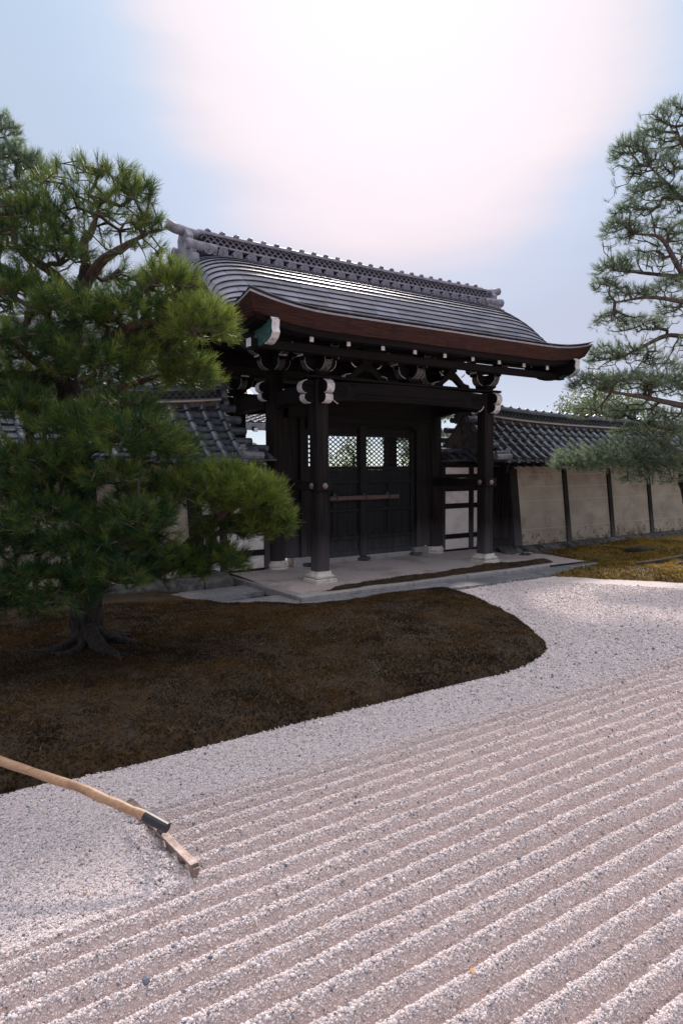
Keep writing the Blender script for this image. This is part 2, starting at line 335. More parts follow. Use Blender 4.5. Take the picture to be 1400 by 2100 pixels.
# moss outlines (front bank, right bank)
MOSS = np.array([(-14, 4.1), (-3, 4.05), (-.8, 4.05), (.49, 4.03), (1.29, 3.99), (2.33, 4.0), (3.67, 3.97), (4.3, 3.96), (4.77, 4.01), (5.15, 4.13), (5.42, 4.3), (5.72, 4.66), (6.09, 5.25), (6.47, 6.08),
                 (6.70, 6.66), (6.80, 7.0), (6.72, 7.2), (6.2, 7.24), (5.2, 7.32), (4.4, 7.46), (3.75, 7.9), (3.55, 8.5), (3.3, 9.2), (2.2, 9.5), (-14, 9.5)])
MOSS2 = np.array([(9.0, 7.13), (9.25, 6.98), (9.47, 6.51), (9.81, 6.13), (10.15, 5.53), (10.7, 4.9), (11.6, 4.3), (13.5, 3.8), (17, 3.5), (26, 3.4), (26, 9.25), (11.5, 9.15), (11.05, 8.6), (11.1, 7.9), (10.9, 7.5), (10.2, 7.28), (9.5, 7.24)])
def poly_dist(P, Q):
    """signed distance: positive inside polygon Q"""
    d = np.full(len(P), 1e9); ins = np.zeros(len(P), bool)
    for a, b in zip(Q, np.roll(Q, -1, 0)):
        ab = b-a; t = np.clip(((P-a)@ab)/(ab@ab), 0, 1); d = np.minimum(d, np.linalg.norm(P-a-t[:, None]*ab, axis=1))
        cond = ((a[1] > P[:, 1]) != (b[1] > P[:, 1])); xx = (b[0]-a[0])*(P[:, 1]-a[1])/((b[1]-a[1]) if abs(b[1]-a[1]) > 1e-9 else 1e-9)+a[0]; ins ^= cond & (P[:, 0] < xx)
    return np.where(ins, d, -d)
def smooth_poly(Q, n=6):
    return spline(np.vstack([Q, Q[:1]]), n)[:-1]
MOSS_S, MOSS2_S = smooth_poly(MOSS), smooth_poly(MOSS2)
def moss_z(P, Q, top=.13):
    d = poly_dist(P, Q)+.035*(noise2(P[:, 0]*7, P[:, 1]*7)-.5)+.02*(noise2(P[:, 0]*19+4, P[:, 1]*19)-.5); e = np.clip(d/1.0, 0, 1)
    n = noise2(P[:, 0]*2.5, P[:, 1]*2.5)*.05 + noise2(P[:, 0]*9, P[:, 1]*9)*.02
    return np.where(d > -.0, G-.01 + np.minimum(np.sqrt(np.clip(d, 0, 1)/.10), 1)*.05 + e*(top-.05) + n*np.clip(d*6, 0, 1), G-.06), d
def moss_bank(name, Q, label, mat, step, x0, x1, y0, y1, top, dens, near, tri_mat, blades=4, hgt=.028):
    xs = np.arange(x0, x1, step); ys = np.arange(y0, y1, step); X, Y = np.meshgrid(xs, ys); P = np.stack([X.ravel(), Y.ravel()], 1)
    Z, d = moss_z(P, Q, top); V = np.column_stack([P, Z]); nx, ny = len(xs), len(ys); i = np.arange(nx*ny).reshape(ny, nx)
    F = np.stack([i[:-1, :-1].ravel(), i[:-1, 1:].ravel(), i[1:, 1:].ravel(), i[1:, :-1].ravel()], 1); F = F[(d[F] > -.04).any(1)]
    used = np.unique(F); remap = np.full(len(V), -1); remap[used] = np.arange(len(used))
    o = link(name, fast_mesh(name, V[used], remap[F], smooth=True), mat); tag(o, label, 'moss', kind='structure')
    # sprigs
    n = int(dens*(near[1]-near[0])*(near[3]-near[2])); P = np.column_stack([rng.uniform(near[0], near[1], n), rng.uniform(near[2], near[3], n)])
    d = poly_dist(P, Q)+.035*(noise2(P[:, 0]*7, P[:, 1]*7)-.5)+.02*(noise2(P[:, 0]*19+4, P[:, 1]*19)-.5); patch = noise2(P[:, 0]*1.7+20, P[:, 1]*2.3+7)*.6+noise2(P[:, 0]*6+3, P[:, 1]*6)*.4; keep = (d > .0) & (rng.random(n) < np.clip(1.65-patch*1.5, .25, 1)); P = P[keep]; d = d[keep]; patch = patch[keep]; n = len(P); Z, _ = moss_z(P, Q, top)
    ang = rng.uniform(0, 6.283, (n, blades)); til = rng.uniform(.15, .95, (n, blades)); L = hgt*rng.uniform(.6, 1.3, (n, blades))*np.clip(.6+noise2(P[:, 0]*5, P[:, 1]*5), .6, 1.4)[:, None]
    D = np.stack([np.cos(ang)*np.sin(til), np.sin(ang)*np.sin(til), np.cos(til)], 2); S = np.stack([-np.sin(ang), np.cos(ang), 0*ang], 2)*(hgt*.16)
    O = np.column_stack([P, Z-.004])[:, None, :]; tip = O+D*L[..., None]; V = np.stack([O-S, O+S, tip], 2).reshape(-1, 3); F = np.arange(len(V)).reshape(-1, 3)
    t = np.clip(.30+.9*(noise2(P[:, 0]*2.2+8, P[:, 1]*2.2)-.5)+.5*(noise2(P[:, 0]*8+8, P[:, 1]*8)-.5)+rng.normal(0, .2, n), 0, 1); t = np.repeat(t[:, None], blades, 1)[..., None]*np.array([.35, .35, 1.0]); t = t.reshape(-1)
    s = link('moss_sprigs', fast_mesh('moss_sprigs', V, F, t), tri_mat, o); s['kind'] = 'stuff'
    return o
M['moss_bed'] = material('moss_bed', (.016, .009, .005), (.055, .029, .010), (14, 14, 14), .95, .9, 90, c3=(.048, .034, .021), s3=2.2)
M['moss_bed_gold'] = material('golden_moss_bed', (.06, .040, .012), (.22, .135, .026), (12, 12, 12), .95, .9, 90, c3=(.05, .04, .022), s3=1.4)
moss_bank('moss_bank', MOSS_S, 'dark brown moss mound with a rounded tip beside the gravel', M['moss_bed'], .06, -13, 7.0, 3.9, 9.6, .15, 4200, (-2.6, 7.0, 3.9, 8.2), M['moss'], 4, .020)
moss_bank('moss_lawn', MOSS2_S, 'golden sunlit moss lawn in front of the right hand wall', M['moss_bed_gold'], .09, 8.1, 25.5, 3.3, 9.4, .10, 900, (8.2, 15, 4.2, 9.2), M['moss_gold'], 4, .035)

# ---- loose pebbles on the gravel (uncountable: one object, instanced stones)
def scatter(name, P, rot, scl, tint, mat, parent, subdiv=1):
    me = bpy.data.meshes.new(name); me.vertices.add(len(P)); me.vertices.foreach_set('co', np.asarray(P, np.float32).ravel())
    for an, arr in (('prot', rot), ('pscl', scl)):
        a = me.attributes.new(an, 'FLOAT_VECTOR', 'POINT'); a.data.foreach_set('vector', np.asarray(arr, np.float32).ravel())
    a = me.attributes.new('tint', 'FLOAT', 'POINT'); a.data.foreach_set('value', np.asarray(tint, np.float32))
    o = link(name, me, mat, parent)
    ng = bpy.data.node_groups.new('scatter_stones', 'GeometryNodeTree'); ng.interface.new_socket('Geometry', in_out='INPUT', socket_type='NodeSocketGeometry'); ng.interface.new_socket('Geometry', in_out='OUTPUT', socket_type='NodeSocketGeometry')
    gi = ng.nodes.new('NodeGroupInput'); go = ng.nodes.new('NodeGroupOutput'); ip = ng.nodes.new('GeometryNodeInstanceOnPoints'); ico = ng.nodes.new('GeometryNodeMeshIcoSphere'); ico.inputs['Subdivisions'].default_value = subdiv
    sm = ng.nodes.new('GeometryNodeSetMaterial'); sm.inputs['Material'].default_value = mat
    r = ng.nodes.new('GeometryNodeInputNamedAttribute'); r.data_type = 'FLOAT_VECTOR'; r.inputs['Name'].default_value = 'prot'
    s = ng.nodes.new('GeometryNodeInputNamedAttribute'); s.data_type = 'FLOAT_VECTOR'; s.inputs['Name'].default_value = 'pscl'
    e = ng.nodes.new('FunctionNodeEulerToRotation'); L = ng.links.new
    L(gi.outputs[0], ip.inputs['Points']); L(ico.outputs[0], sm.inputs[0]); L(sm.outputs[0], ip.inputs['Instance']); L(r.outputs[0], e.inputs[0]); L(e.outputs[0], ip.inputs['Rotation']); L(s.outputs[0], ip.inputs['Scale']); L(ip.outputs[0], go.inputs[0])
    md = o.modifiers.new('stones', 'NODES'); md.node_group = ng; o['kind'] = 'stuff'
    return o
def pebble_material():
    mt = bpy.data.materials.new('pebbles'); mt.use_nodes = True; t = mt.node_tree; p = t.nodes['Principled BSDF']; p.inputs['Roughness'].default_value = .85; p.inputs['Specular IOR Level'].default_value = .3
    a = t.nodes.new('ShaderNodeAttribute'); a.attribute_type = 'INSTANCER'; a.attribute_name = 'tint'
    rp = t.nodes.new('ShaderNodeValToRGB'); st = [(0, (.10, .12, .15)), (.02, (.20, .21, .25)), (.05, (.38, .35, .36)), (.22, (.57, .505, .515)), (.6, (.70, .615, .62)), (.95, (.76, .675, .665)), (.985, (.60, .46, .38)), (1.0, (.42, .28, .20))]
    while len(rp.color_ramp.elements) < len(st): rp.color_ramp.elements.new(.5)
    for el, (q, c) in zip(rp.color_ramp.elements, st): el.position = q; el.color = (*c, 1)
    t.links.new(a.outputs['Fac'], rp.inputs[0]); t.links.new(rp.outputs[0], p.inputs['Base Color']); return mt
M['pebble'] = pebble_material()
_t = M['gravel'].node_tree; _p = _t.nodes['Principled BSDF']; _src = _p.inputs['Base Color'].links[0].from_socket
_co = _t.nodes.new('ShaderNodeTexCoord'); _n1 = _t.nodes.new('ShaderNodeTexNoise'); _n1.inputs['Scale'].default_value = 38; _n1.inputs['Detail'].default_value = 4; _n1.inputs['Roughness'].default_value = .8; _t.links.new(_co.outputs['Object'], _n1.inputs['Vector'])
_mr = _t.nodes.new('ShaderNodeMapRange'); _mr.inputs['From Min'].default_value = .3; _mr.inputs['From Max'].default_value = .7; _mr.inputs['To Min'].default_value = .72; _mr.inputs['To Max'].default_value = 1.16; _t.links.new(_n1.outputs['Fac'], _mr.inputs['Value'])
_hs = _t.nodes.new('ShaderNodeHueSaturation'); _t.links.new(_mr.outputs[0], _hs.inputs['Value']); _t.links.new(_src, _hs.inputs['Color']); _t.links.new(_hs.outputs[0], _p.inputs['Base Color'])
# base colour of the raked zone multiplied darker and browner
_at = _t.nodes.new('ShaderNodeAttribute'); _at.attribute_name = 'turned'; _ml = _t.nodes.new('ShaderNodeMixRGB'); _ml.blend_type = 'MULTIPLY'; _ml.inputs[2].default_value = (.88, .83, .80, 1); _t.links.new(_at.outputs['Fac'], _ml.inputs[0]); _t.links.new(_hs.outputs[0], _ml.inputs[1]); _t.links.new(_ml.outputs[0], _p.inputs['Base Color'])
def make_pebbles():
    # candidate points in the wedge the camera could see, thinning with distance
    n = 2300000; x = rng.uniform(-.6, 9.6, n); y = rng.uniform(.7, 7.2, n); d = np.sqrt(x*x+y*y)
    v = np.column_stack([x, y]); lat = v@np.array([AR.x, AR.y])/np.maximum(v@np.array([AF.x, AF.y]), .1); keep = (np.abs(lat) < .62) & (d > 1.4) & (d < 11)
    dens = np.clip((2.9/np.maximum(d, 1.5))**2.0, .06, 1.0); keep &= rng.random(n) < dens
    x, y, d = x[keep], y[keep], d[keep]; P2 = np.column_stack([x, y]); k = (poly_dist(P2, MOSS_S) < .01) & (poly_dist(P2, MOSS2_S) < .01); x, y, d = x[k], y[k], d[k]
    ph = (y-3.33)/.12; c = .5-.5*np.cos(2*np.pi*ph); rk = raked(x, y); fr = ph % 1; pk = np.interp(fr, [0, .03, .09, .40, .60, .80, .94, 1], [.15, .40, 1, 1, .9, .5, .15, .15]); k = rng.random(len(x)) < 1-rk*(1-pk); x, y, d, c, rk = x[k], y[k], d[k], c[k], rk[k]
    n = len(x); sz = np.exp(rng.normal(math.log(.0040), .32, n))*np.clip(d/4.2, 1, 1.7)*(1-.25*rk*(1-c)); z = gravel_h(x, y)-.001+sz*rng.uniform(.1, .95, n)
    scl = np.column_stack([sz*rng.uniform(.8, 1.35, n), sz*rng.uniform(.7, 1.1, n), sz*rng.uniform(.55, .95, n)]); rot = rng.uniform(-3.14, 3.14, (n, 3)); rot[:, :2] *= .35
    return np.column_stack([x, y, z]), rot, scl, rng.random(n)
def outer_pebbles():
    n = 900000; x = rng.uniform(-3, 12, n); y = rng.uniform(-.4, 7.2, n); d = np.sqrt(x*x+y*y); v = np.column_stack([x, y]); lat = v@np.array([AR.x, AR.y])/np.maximum(v@np.array([AF.x, AF.y]), .05)
    k = (np.abs(lat) >= .62) & (d > .8) & (rng.random(n) < np.clip((2.6/np.maximum(d, 1.5))**2, .1, .8)); x, y, d = x[k], y[k], d[k]; P2 = np.column_stack([x, y]); k = (poly_dist(P2, MOSS_S) < .01) & (poly_dist(P2, MOSS2_S) < .01); x, y, d = x[k], y[k], d[k]
    n = len(x); sz = np.exp(rng.normal(math.log(.0052), .3, n))*np.clip(d/4, 1, 1.8); z = gravel_h(x, y)+sz*.3; rot = rng.uniform(-3.14, 3.14, (n, 3)); rot[:, :2] *= .35
    return np.column_stack([x, y, z]), rot, np.column_stack([sz*1.1, sz*.9, sz*.7]), rng.random(n)
pp = tuple(np.concatenate(q) for q in zip(make_pebbles(), outer_pebbles())); print('pebbles', len(pp[0]))
scatter('loose_gravel', *pp, M['pebble'], court)

# ---- kerb, paving, platform
KX0, KX1, KY0, KY1 = 4.65, 9.78, 7.73, 12.4
plat = MB()
xs = np.linspace(KX0+.05, 10.9, 60); ys = np.linspace(KY0+.05, 12.6, 50)
V, F = grid_mesh(xs, ys, lambda x, y: -.028+.012*noise2(x*2, y*2)+.07*np.clip((y-8.2)/2.0, 0, 1))
pf = link('sand_floor', fast_mesh('sand_floor', V, F, smooth=True), M['sand']); tag(pf, 'packed beige sand floor under the gate', 'floor', kind='structure')
kerb = thing('kerb', (KX0, KY0, 0), 'low granite kerb stones edging the gate floor', 'kerb'); kerb['kind'] = 'structure'
def kerb_run(p, q, w, n, inner):
    p, q = Vector(p), Vector(q); cuts = [0]+sorted(((i+1)/n+random.uniform(-.12, .12)/n) for i in range(n-1))+[1]
    for a, b in zip(cuts[:-1], cuts[1:]):
        A, B = p.lerp(q, a), p.lerp(q, b); d = (B-A).normalized(); A += d*.003; B -= d*.003; lo = Vector((min(A.x, B.x), min(A.y, B.y), 0)); hi = Vector((max(A.x, B.x), max(A.y, B.y), 0))
        if abs(d.x) > .5: hi.y += w
        else: hi.x += w
        dz = random.uniform(-.004, .004); MB().bbox((lo.x, lo.y, G-.05), (hi.x, hi.y, .0+dz), .008).build('kerb_stone', M['granite'], kerb)
kerb_run((KX0, KY0, 0), (KX1, KY0, 0), .15, 5, 1); kerb_run((KX0, KY0+.156, 0), (KX0, KY1, 0), .15, 4, 1)
# dark mossy strip just inside the front kerb
sx = np.linspace(5.3, 10.6, 90); sy = np.linspace(7.9, 8.62, 16)
strip_poly = smooth_poly(np.array([(5.0, 7.92), (9.7, 7.92), (10.3, 8.1), (10.2, 8.35), (9.3, 8.52), (8.2, 8.42), (7.2, 8.34), (6.2, 8.36), (5.4, 8.15)]))
moss_bank('moss_strip', strip_poly, 'thin brown moss strip inside the kerb before the gate posts', M['moss_bed'], .05, 4.9, 10.5, 7.85, 8.7, .065, 2200, (4.9, 10.5, 7.85, 8.7), M['moss'], 3, .018)
for o in (bpy.data.objects['moss_strip'],): o.location.z += .012
pav = thing('paving', (7, 7.4, G), 'flat grey paving stones along the front of the kerb', 'paving'); pav['kind'] = 'structure'
def slab(x0, x1, y0, y1, top, jag=.02, name='paving_slab'):
    n = 7; pts = []
    for k in range(n): pts.append((x0+(x1-x0)*k/n, y0+random.uniform(-jag, jag)))
    for k in range(3): pts.append((x1+random.uniform(-jag, jag)*.5, y0+(y1-y0)*k/3))
    for k in range(n): pts.append((x1+(x0-x1)*k/n, y1+random.uniform(-jag, jag)*.3))
    for k in range(3): pts.append((x0+random.uniform(-jag, jag)*.5, y1+(y0-y1)*k/3))
    b = MB(); b.prism(pts, (0, 0, top-.05), (1, 0, 0), (0, 1, 0), (0, 0, 1), .1); return b.build(name, M['slab'], pav)
x = 3.66
for wdt in (.95, .8, 1.15, .7, 1.0, .85, 1.1, .9): slab(x, x+wdt-.015, 7.20+max(0, 4.6-x)*.5, 7.715, G+.012+random.uniform(-.004, .004), .022); x += wdt
slab(3.62, 4.63, 7.73, 8.32, G+.016); slab(3.3, 4.2, 8.33, 8.72, G+.02, .06); slab(9.80, 10.75, 7.75, 8.25, G+.014); slab(9.9, 10.85, 8.27, 8.9, G+.010, .03); slab(3.4, 4.63, 8.74, 9.4, G+.008, .05)
for k in range(16):                                   # thin tile edging between paving and gravel
    xx = 6.75+k*.155; b = MB(); b.beam((xx, 7.17+random.uniform(-.012, .012), G+.012), (xx+.14, 7.165+random.uniform(-.012, .012), G+.012), .022, .05); b.build('edging_tile', M['slab'], pav)

# ================================================================== THE GATE
gate = thing('temple_gate', (XC, YM, 0), 'dark timber temple gate with curved copper roof and closed lattice doors', 'gate')
E_, VR = 3.454, 2.42
zb = curve1([(-.1, 5.02), (0, 5.015), (.35, 4.965), (.67, 4.84), (1.04, 4.60), (1.29, 4.385), (1.52, 4.16), (1.75, 3.97), (2.0, 3.865), (2.2, 3.825), (2.42, 3.815), (2.6, 3.815)])
zv = curve1([(-.1, 4.71), (0, 4.70), (.44, 4.61), (.82, 4.46), (1.1, 4.29), (1.26, 4.15), (1.42, 4.02), (1.55, 3.93), (1.71, 3.875), (1.9, 3.865), (2.14, 3.895), (2.42, 3.965), (2.6, 4.0)])
def roof_z(x, v):
    x = np.abs(np.asarray(x, float)); v = np.abs(np.asarray(v, float)); b, e = zb(v), zv(v)
    t = np.clip((x-(E_-.95))/.95, 0, 1); roll = 1-np.sqrt(np.clip(1-t**2.4, 0, 1)); t2 = np.clip((x-(E_-1.25))/1.25, 0, 1); swp = t2**2.1
    k = np.clip((v-1.75)/.5, 0, 1); k = k*k*(3-2*k)
    return b + (e-b)*(roll*(1-k)+swp*k)
roof = MB(); 
# underlay (the body of the roof, a closed shell), then bark-layer eaves
xs = np.concatenate([-E_+np.array([0, .02, .05, .1, .18, .3, .45, .65, .95])+.004, np.linspace(-2.2, 2.2, 12), E_-np.array([.95, .65, .45, .3, .18, .1, .05, .02, 0])-.004]); vs = np.linspace(-VR+.004, VR-.004, 41)
X, Vv = np.meshgrid(xs, vs); Z = roof_z(X, Vv)-.012; nx, ny = len(xs), len(vs)
def side_ring(nx, ny):
    return [(0, i) for i in range(nx)]+[(j, nx-1) for j in range(1, ny)]+[(ny-1, i) for i in range(nx-2, -1, -1)]+[(j, 0) for j in range(ny-2, 0, -1)]
def shell(inset0, dz0, inset1, dz1, name, mat, parent, top=False, bottom=False):
    """band between two rings below the roof edge (+ optional underside)"""
    def ring_pts(ins, dz, full=False):
        sx, sv = (E_-ins)/E_, (VR-ins)/VR
        return XC+X*sx, YM-Vv*sv, Z-dz
    b = MB(); A, B = ring_pts(inset0, dz0), ring_pts(inset1, dz1); rg = side_ring(nx, ny); k = len(rg)
    vs_ = [(A[0][j, i], A[1][j, i], A[2][j, i]) for j, i in rg]+[(B[0][j, i], B[1][j, i], B[2][j, i]) for j, i in rg]
    b.add(vs_, [(i, (i+1) % k, k+(i+1) % k, k+i) for i in range(k)])
    for flag, C in ((top, A), (bottom, B)):
        if flag:
            vv = [(C[0][j, i], C[1][j, i], C[2][j, i]) for j in range(ny) for i in range(nx)]
            b.add(vv, [(j*nx+i, j*nx+i+1, (j+1)*nx+i+1, (j+1)*nx+i) for j in range(ny-1) for i in range(nx-1)])
    return b.build(name, mat, parent)
roof_o = shell(.001, .003, .003, .005, 'roof', M['ridge_dark'], gate, top=True)
shell(0, -.004, .004, .022, 'copper_lip', M['copper_edge'], roof_o)
shell(.006, .024, .095, .225, 'bark_eave', M['bark_eave'], roof_o, bottom=True)
shell(.15, .228, .17, .30, 'eave_board', M['wood_x'], roof_o, bottom=True)
# copper sheets, course by course; the courses of the front slope are single sheets
NC = 18; _v = np.linspace(.10, VR+.012, 200); _s = np.concatenate([[0], np.cumsum(np.hypot(np.diff(_v), np.diff(zb(_v))))]); cuts = np.interp(np.linspace(0, _s[-1], NC+1), _s, _v)
def sheet(x0, x1, va, vb, sgn):
    n = max(2, int((x1-x0)/.11)+1); n = 9 if (abs(x0) > 2.3 or abs(x1) > 2.3) else n; xx = np.linspace(x0+.003, x1-.003, n)
    if x0 <= -E_+.01: xx = -E_-.004+(xx-xx[0])**1.0*(1) if False else np.concatenate([[-E_-.004], xx[1:]])
    rows = ((va-.012, .001), ((va+vb)/2, .016), (vb, .030), (vb-.0015, .020)); P = []
    for v, dz in rows:
        zz = roof_z(xx, min(v, VR+.01))+dz; P += [(XC+a, YM-sgn*v, z) for a, z in zip(xx, zz)]
    b = MB(); b.add(P, [(r*n+i, r*n+i+1, (r+1)*n+i+1, (r+1)*n+i) for r in range(3) for i in range(n-1)])
    # closed ends
    return b
for c in range(NC):
    va, vb = cuts[c], cuts[c+1]; off = random.uniform(0, .45); edges = [-E_]; xq = -E_+.30+off*.6
    while xq < E_-.25: edges.append(xq); xq += random.uniform(.42, .50)
    edges.append(E_)
    for a, b_ in zip(edges[:-1], edges[1:]):
        s = sheet(a, b_, va, vb, 1); s.build('copper_sheet', M['copper'], roof_o, smooth=False)
bk = MB()
for c in range(NC):
    q = sheet(-E_, E_, cuts[c], cuts[c+1], -1); bk.add(q.v, q.f)
bk.build('rear_sheeting', M['copper'], roof_o)
# sub-structure under the eaves
for i in range(-1, 9):
    X_ = 4.98+i*.614
    for sg in (1, -1):
        y0 = YM-sg*2.15; r_ = MB(); r_.beam((X_, y0, 3.485), (X_, YM-sg*.25, 4.50), .055, .075); ro = r_.build('rafter', M['wood_y'], gate)
        MB().box((X_-.029, y0-.004-(.01 if sg > 0 else -.0), 3.446), (X_+.029, y0+(.004 if sg > 0 else .014), 3.522)).build('white_tip', M['white'], ro)
for sg in (1, -1):
    MB().bbox((4.15, YM-sg*1.92-.06, 3.335), (10.60, YM-sg*1.92+.06, 3.45)).build('eave_purlin', M['wood_x'], gate)
    MB().bbox((4.45, YM-sg*1.38-.08, 3.60), (10.30, YM-sg*1.38+.08, 3.76)).build('wall_purlin', M['wood_x'], gate)
MB().bbox((4.3, YM-.09, 4.2), (10.45, YM+.09, 4.42)).build('ridge_beam', M['wood_x'], gate)
for X_, s_ in ((4.13, -1), (4.43, -1), (10.62, 1), (10.32, 1)):
    pass
for sg in (1, -1):
    for X_ in (4.147, 10.603):
        for yy, z0, z1 in ((YM-sg*1.92, 3.338, 3.447),):
            MB().box((X_-.006, yy-.057, z0), (X_+.006, yy+.057, z1)).build('white_purlin_tip', M['white'], gate)
    for X_ in (4.447, 10.303):
        MB().box((X_-.006, YM-sg*1.38-.077, 3.604), (X_+.006, YM-sg*1.38+.077, 3.756)).build('white_purlin_tip', M['white'], gate)
# bargeboards with green copper tips
for X_ in (XC-3.07, XC+3.07):
    for sg in (1, -1):
        vt = np.linspace(0, 2.33, 22); top = zv(np.abs(vt)+.05)-.27; top = np.minimum(top, np.where(vt > 1.6, 3.60+.05*(vt-1.6)/.7, 9)); low = top-.26+.04*(vt > 1.9)
        b = MB(); prof = [(v, z) for v, z in zip(vt, top)]+[(2.36, 3.57), (2.35, 3.52), (2.37, 3.47), (2.33, 3.42), (2.24, 3.37)]+[(v, z) for v, z in zip(vt[:-2][::-1], low[:-2][::-1])]
        bo = b.prism(prof, (X_, YM, 0), (0, -sg, 0), (0, 0, 1), (1, 0, 0), .09).build('bargeboard', M['wood_y'], gate)
        gp = [(1.78, 3.60), (2.33, 3.642), (2.34, 3.57), (2.335, 3.52), (2.345, 3.47), (2.31, 3.42), (2.22, 3.376), (2.0, 3.345), (1.88, 3.35), (1.93, 3.42), (1.84, 3.45), (1.92, 3.52)]
        MB().prism(gp, (X_+(.03 if X_ > XC else -.03), YM, 0), (0, -sg, 0), (0, 0, 1), (1, 0, 0), .046).build('copper_tip', M['green'], bo)
        wl = [(2.332, 3.648), (2.372, 3.615), (2.362, 3.57), (2.357, 3.52), (2.378, 3.47), (2.338, 3.415), (2.245, 3.367), (2.18, 3.36)]
        MB().strip(wl[::-1], (X_, YM, 0), (0, -sg, 0), (0, 0, 1), (1, 0, 0), .106, .02).build('white_edge', M['white'], bo)
# posts, stone bases
def sq_plinth(x, y, name='post_base'):
    b = MB()
    def ring(h, z): return [(x-h, y-h, z), (x+h, y-h, z), (x+h, y+h, z), (x-h, y+h, z)]
    prof = [(.186, -.06), (.186, .04), (.178, .048), (.138, .05), (.162, .064), (.166, .088), (.15, .104), (.131, .117), (.124, .140), (.122, .16)]
    vs_ = sum([ring(h, z) for h, z in prof], []); L = len(prof)
    b.add(vs_, [(i*4+k, i*4+(k+1) % 4, (i+1)*4+(k+1) % 4, (i+1)*4+k) for i in range(L-1) for k in range(4)]+[(3, 2, 1, 0), tuple(range(4*L-4, 4*L))])
    return b.build(name, M['basestone'], gate)
def sq_post(x, y, z0, z1, h=.118, name='post'):
    c = .022; b = MB(); p = [(-h+c, -h), (h-c, -h), (h, -h+c), (h, h-c), (h-c, h), (-h+c, h), (-h, h-c), (-h, -h+c)]
    return b.prism(p, (x, y, (z0+z1)/2), (1, 0, 0), (0, 1, 0), (0, 0, 1), z1-z0).build(name, M['wood_v'], gate)
for sx in (-1, 1):
    for yy in (YP, 2*YM-YP):
        sq_plinth(XC+sx*PX, yy); sq_post(XC+sx*PX, yy, .158, 3.05, .112)
    b = MB().lathe((XC+sx*PX, YM, 0), [(.20, -.05), (.20, .05), (.185, .06), (.20, .085), (.205, .115), (.185, .145), (.172, .15), (.166, .175)], 24); b.build('round_post_base', M['basestone'], gate, smooth=False)
    MB().lathe((XC+sx*PX, YM, 0), [(.152, .173), (.152, 2.2), (.146, 3.3)], 24).build('main_post', M['wood_v'], gate, smooth=True)
    # tie rails front post - main post - rear post, with hexagonal bosses
    rx = XC+sx*PX
    for sg in (1, -1):
        y_a, y_b = YM-sg*.13, YM-sg*(YM-YP+.155); y0, y1 = min(y_a, y_b), max(y_a, y_b)
        rl = MB().bbox((rx-.138, y0, 1.385), (rx+.138, y1, 1.535), .01).build('tie_rail', M['wood_y'], gate)
        for (cx, cy, nrm_, a_) in ((rx-.138, YM-sg*(YM-YP), (-1, 0, 0), (0, 1, 0)), (rx, YM-sg*(YM-YP+.155), (0, -sg, 0), (1, 0, 0))):
            nv, av = Vector(nrm_), Vector(a_); bv = nv.cross(av); bs = MB(); cc = Vector((cx, cy, 1.46)); v_ = []
            for r_, h_ in ((.052, 0), (.05, .012), (.03, .026), (.012, .03)):
                v_ += [cc+nv*h_+(av*math.cos(k*math.pi/3)+bv*math.sin(k*math.pi/3))*r_ for k in range(6)]
            bs.add(v_, [(i*6+k, i*6+(k+1) % 6, (i+1)*6+(k+1) % 6, (i+1)*6+k) for i in range(3) for k in range(6)]+[(18, 19, 20, 21, 22, 23)]); bs.build('hex_boss', M['steel'], rl)
        # deep curved beam above
        yl = np.linspace(0, 1, 9); lowz = 2.72+.05*np.sin(yl*math.pi); topz = 2.98+.03*np.sin(yl*math.pi)
        L0 = YM-YP; poly = [(.19+(L0-.30)*t, z) for t, z in zip(yl, topz)]+[(.19+(L0-.30)*t, z) for t, z in zip(yl[::-1], lowz[::-1])]
        MB().prism(poly, (rx, YM, 0), (0, -sg, 0), (0, 0, 1), (1, 0, 0), .17).build('side_beam', M['wood_y'], gate)
# front and rear rainbow beams, head boards
for sg in (1, -1):
    yb = YM-sg*(YM-YP); t_ = np.linspace(0, 1, 25); half = PX-.119
    xx = -half+2*half*t_; ar = np.clip(np.minimum(t_, 1-t_)/.14, 0, 1); low = 2.735+.035*(ar*ar*(3-2*ar))+.02*np.sin(t_*math.pi); top = 3.03+.035*np.sin(t_*math.pi)
    fb = MB().prism(list(zip(xx, top))+list(zip(xx[::-1], low[::-1])), (XC, yb, 0), (1, 0, 0), (0, 0, 1), (0, 1, 0), .20).build('rainbow_beam', M['wood_x'], gate)
    if sg == 1:      # carved mouldings and swirls on its face
        for zz, rr in ((2.86, .012), (2.80, .009)):
            pts = [(XC-1.2, yb-.1, zz-.05)]+[(XC+a, yb-.104, zz+.02*math.cos(a)) for a in np.linspace(-1.12, 1.12, 15)]+[(XC+1.2, yb-.1, zz-.05)]
            MB().tube(pts, rr, 6).build('carved_line', M['wood_x'], fb)
        for sx in (-1, 1):
            pts = [(XC+sx*(1.42+.11*math.cos(a)*(1-a/16)), yb-.102, 2.90+.10*math.sin(a)*(1-a/16)) for a in np.linspace(0, 13, 44)]
            MB().tube(pts, .011, 5).build('carved_swirl', M['wood_x'], fb)
            pts = [(XC+sx*(1.22-.05*math.cos(a)*(1-a/10)), yb-.102, 2.99+.035*math.sin(a)*(1-a/10)) for a in np.linspace(0, 8, 24)]
            MB().tube(pts, .008, 5).build('carved_swirl', M['wood_x'], fb)
            pts = [(XC+sx*(1.63-.12*a*a), yb-.104, 2.82-.11*a) for a in np.linspace(0, 1, 8)]; MB().tube(pts, .008, 5).build('white_carved_edge', M['white'], fb)
    MB().bbox((XC-PX-.28, yb-.13, 3.075), (XC+PX+.28, yb+.13, 3.115)).build('plate', M['wood_x'], gate)
MB().bbox((XC-PX+.19, YM-.13, 2.60), (XC+PX-.19, YM+.13, 2.98)).build('lintel', M['wood_x'], gate)
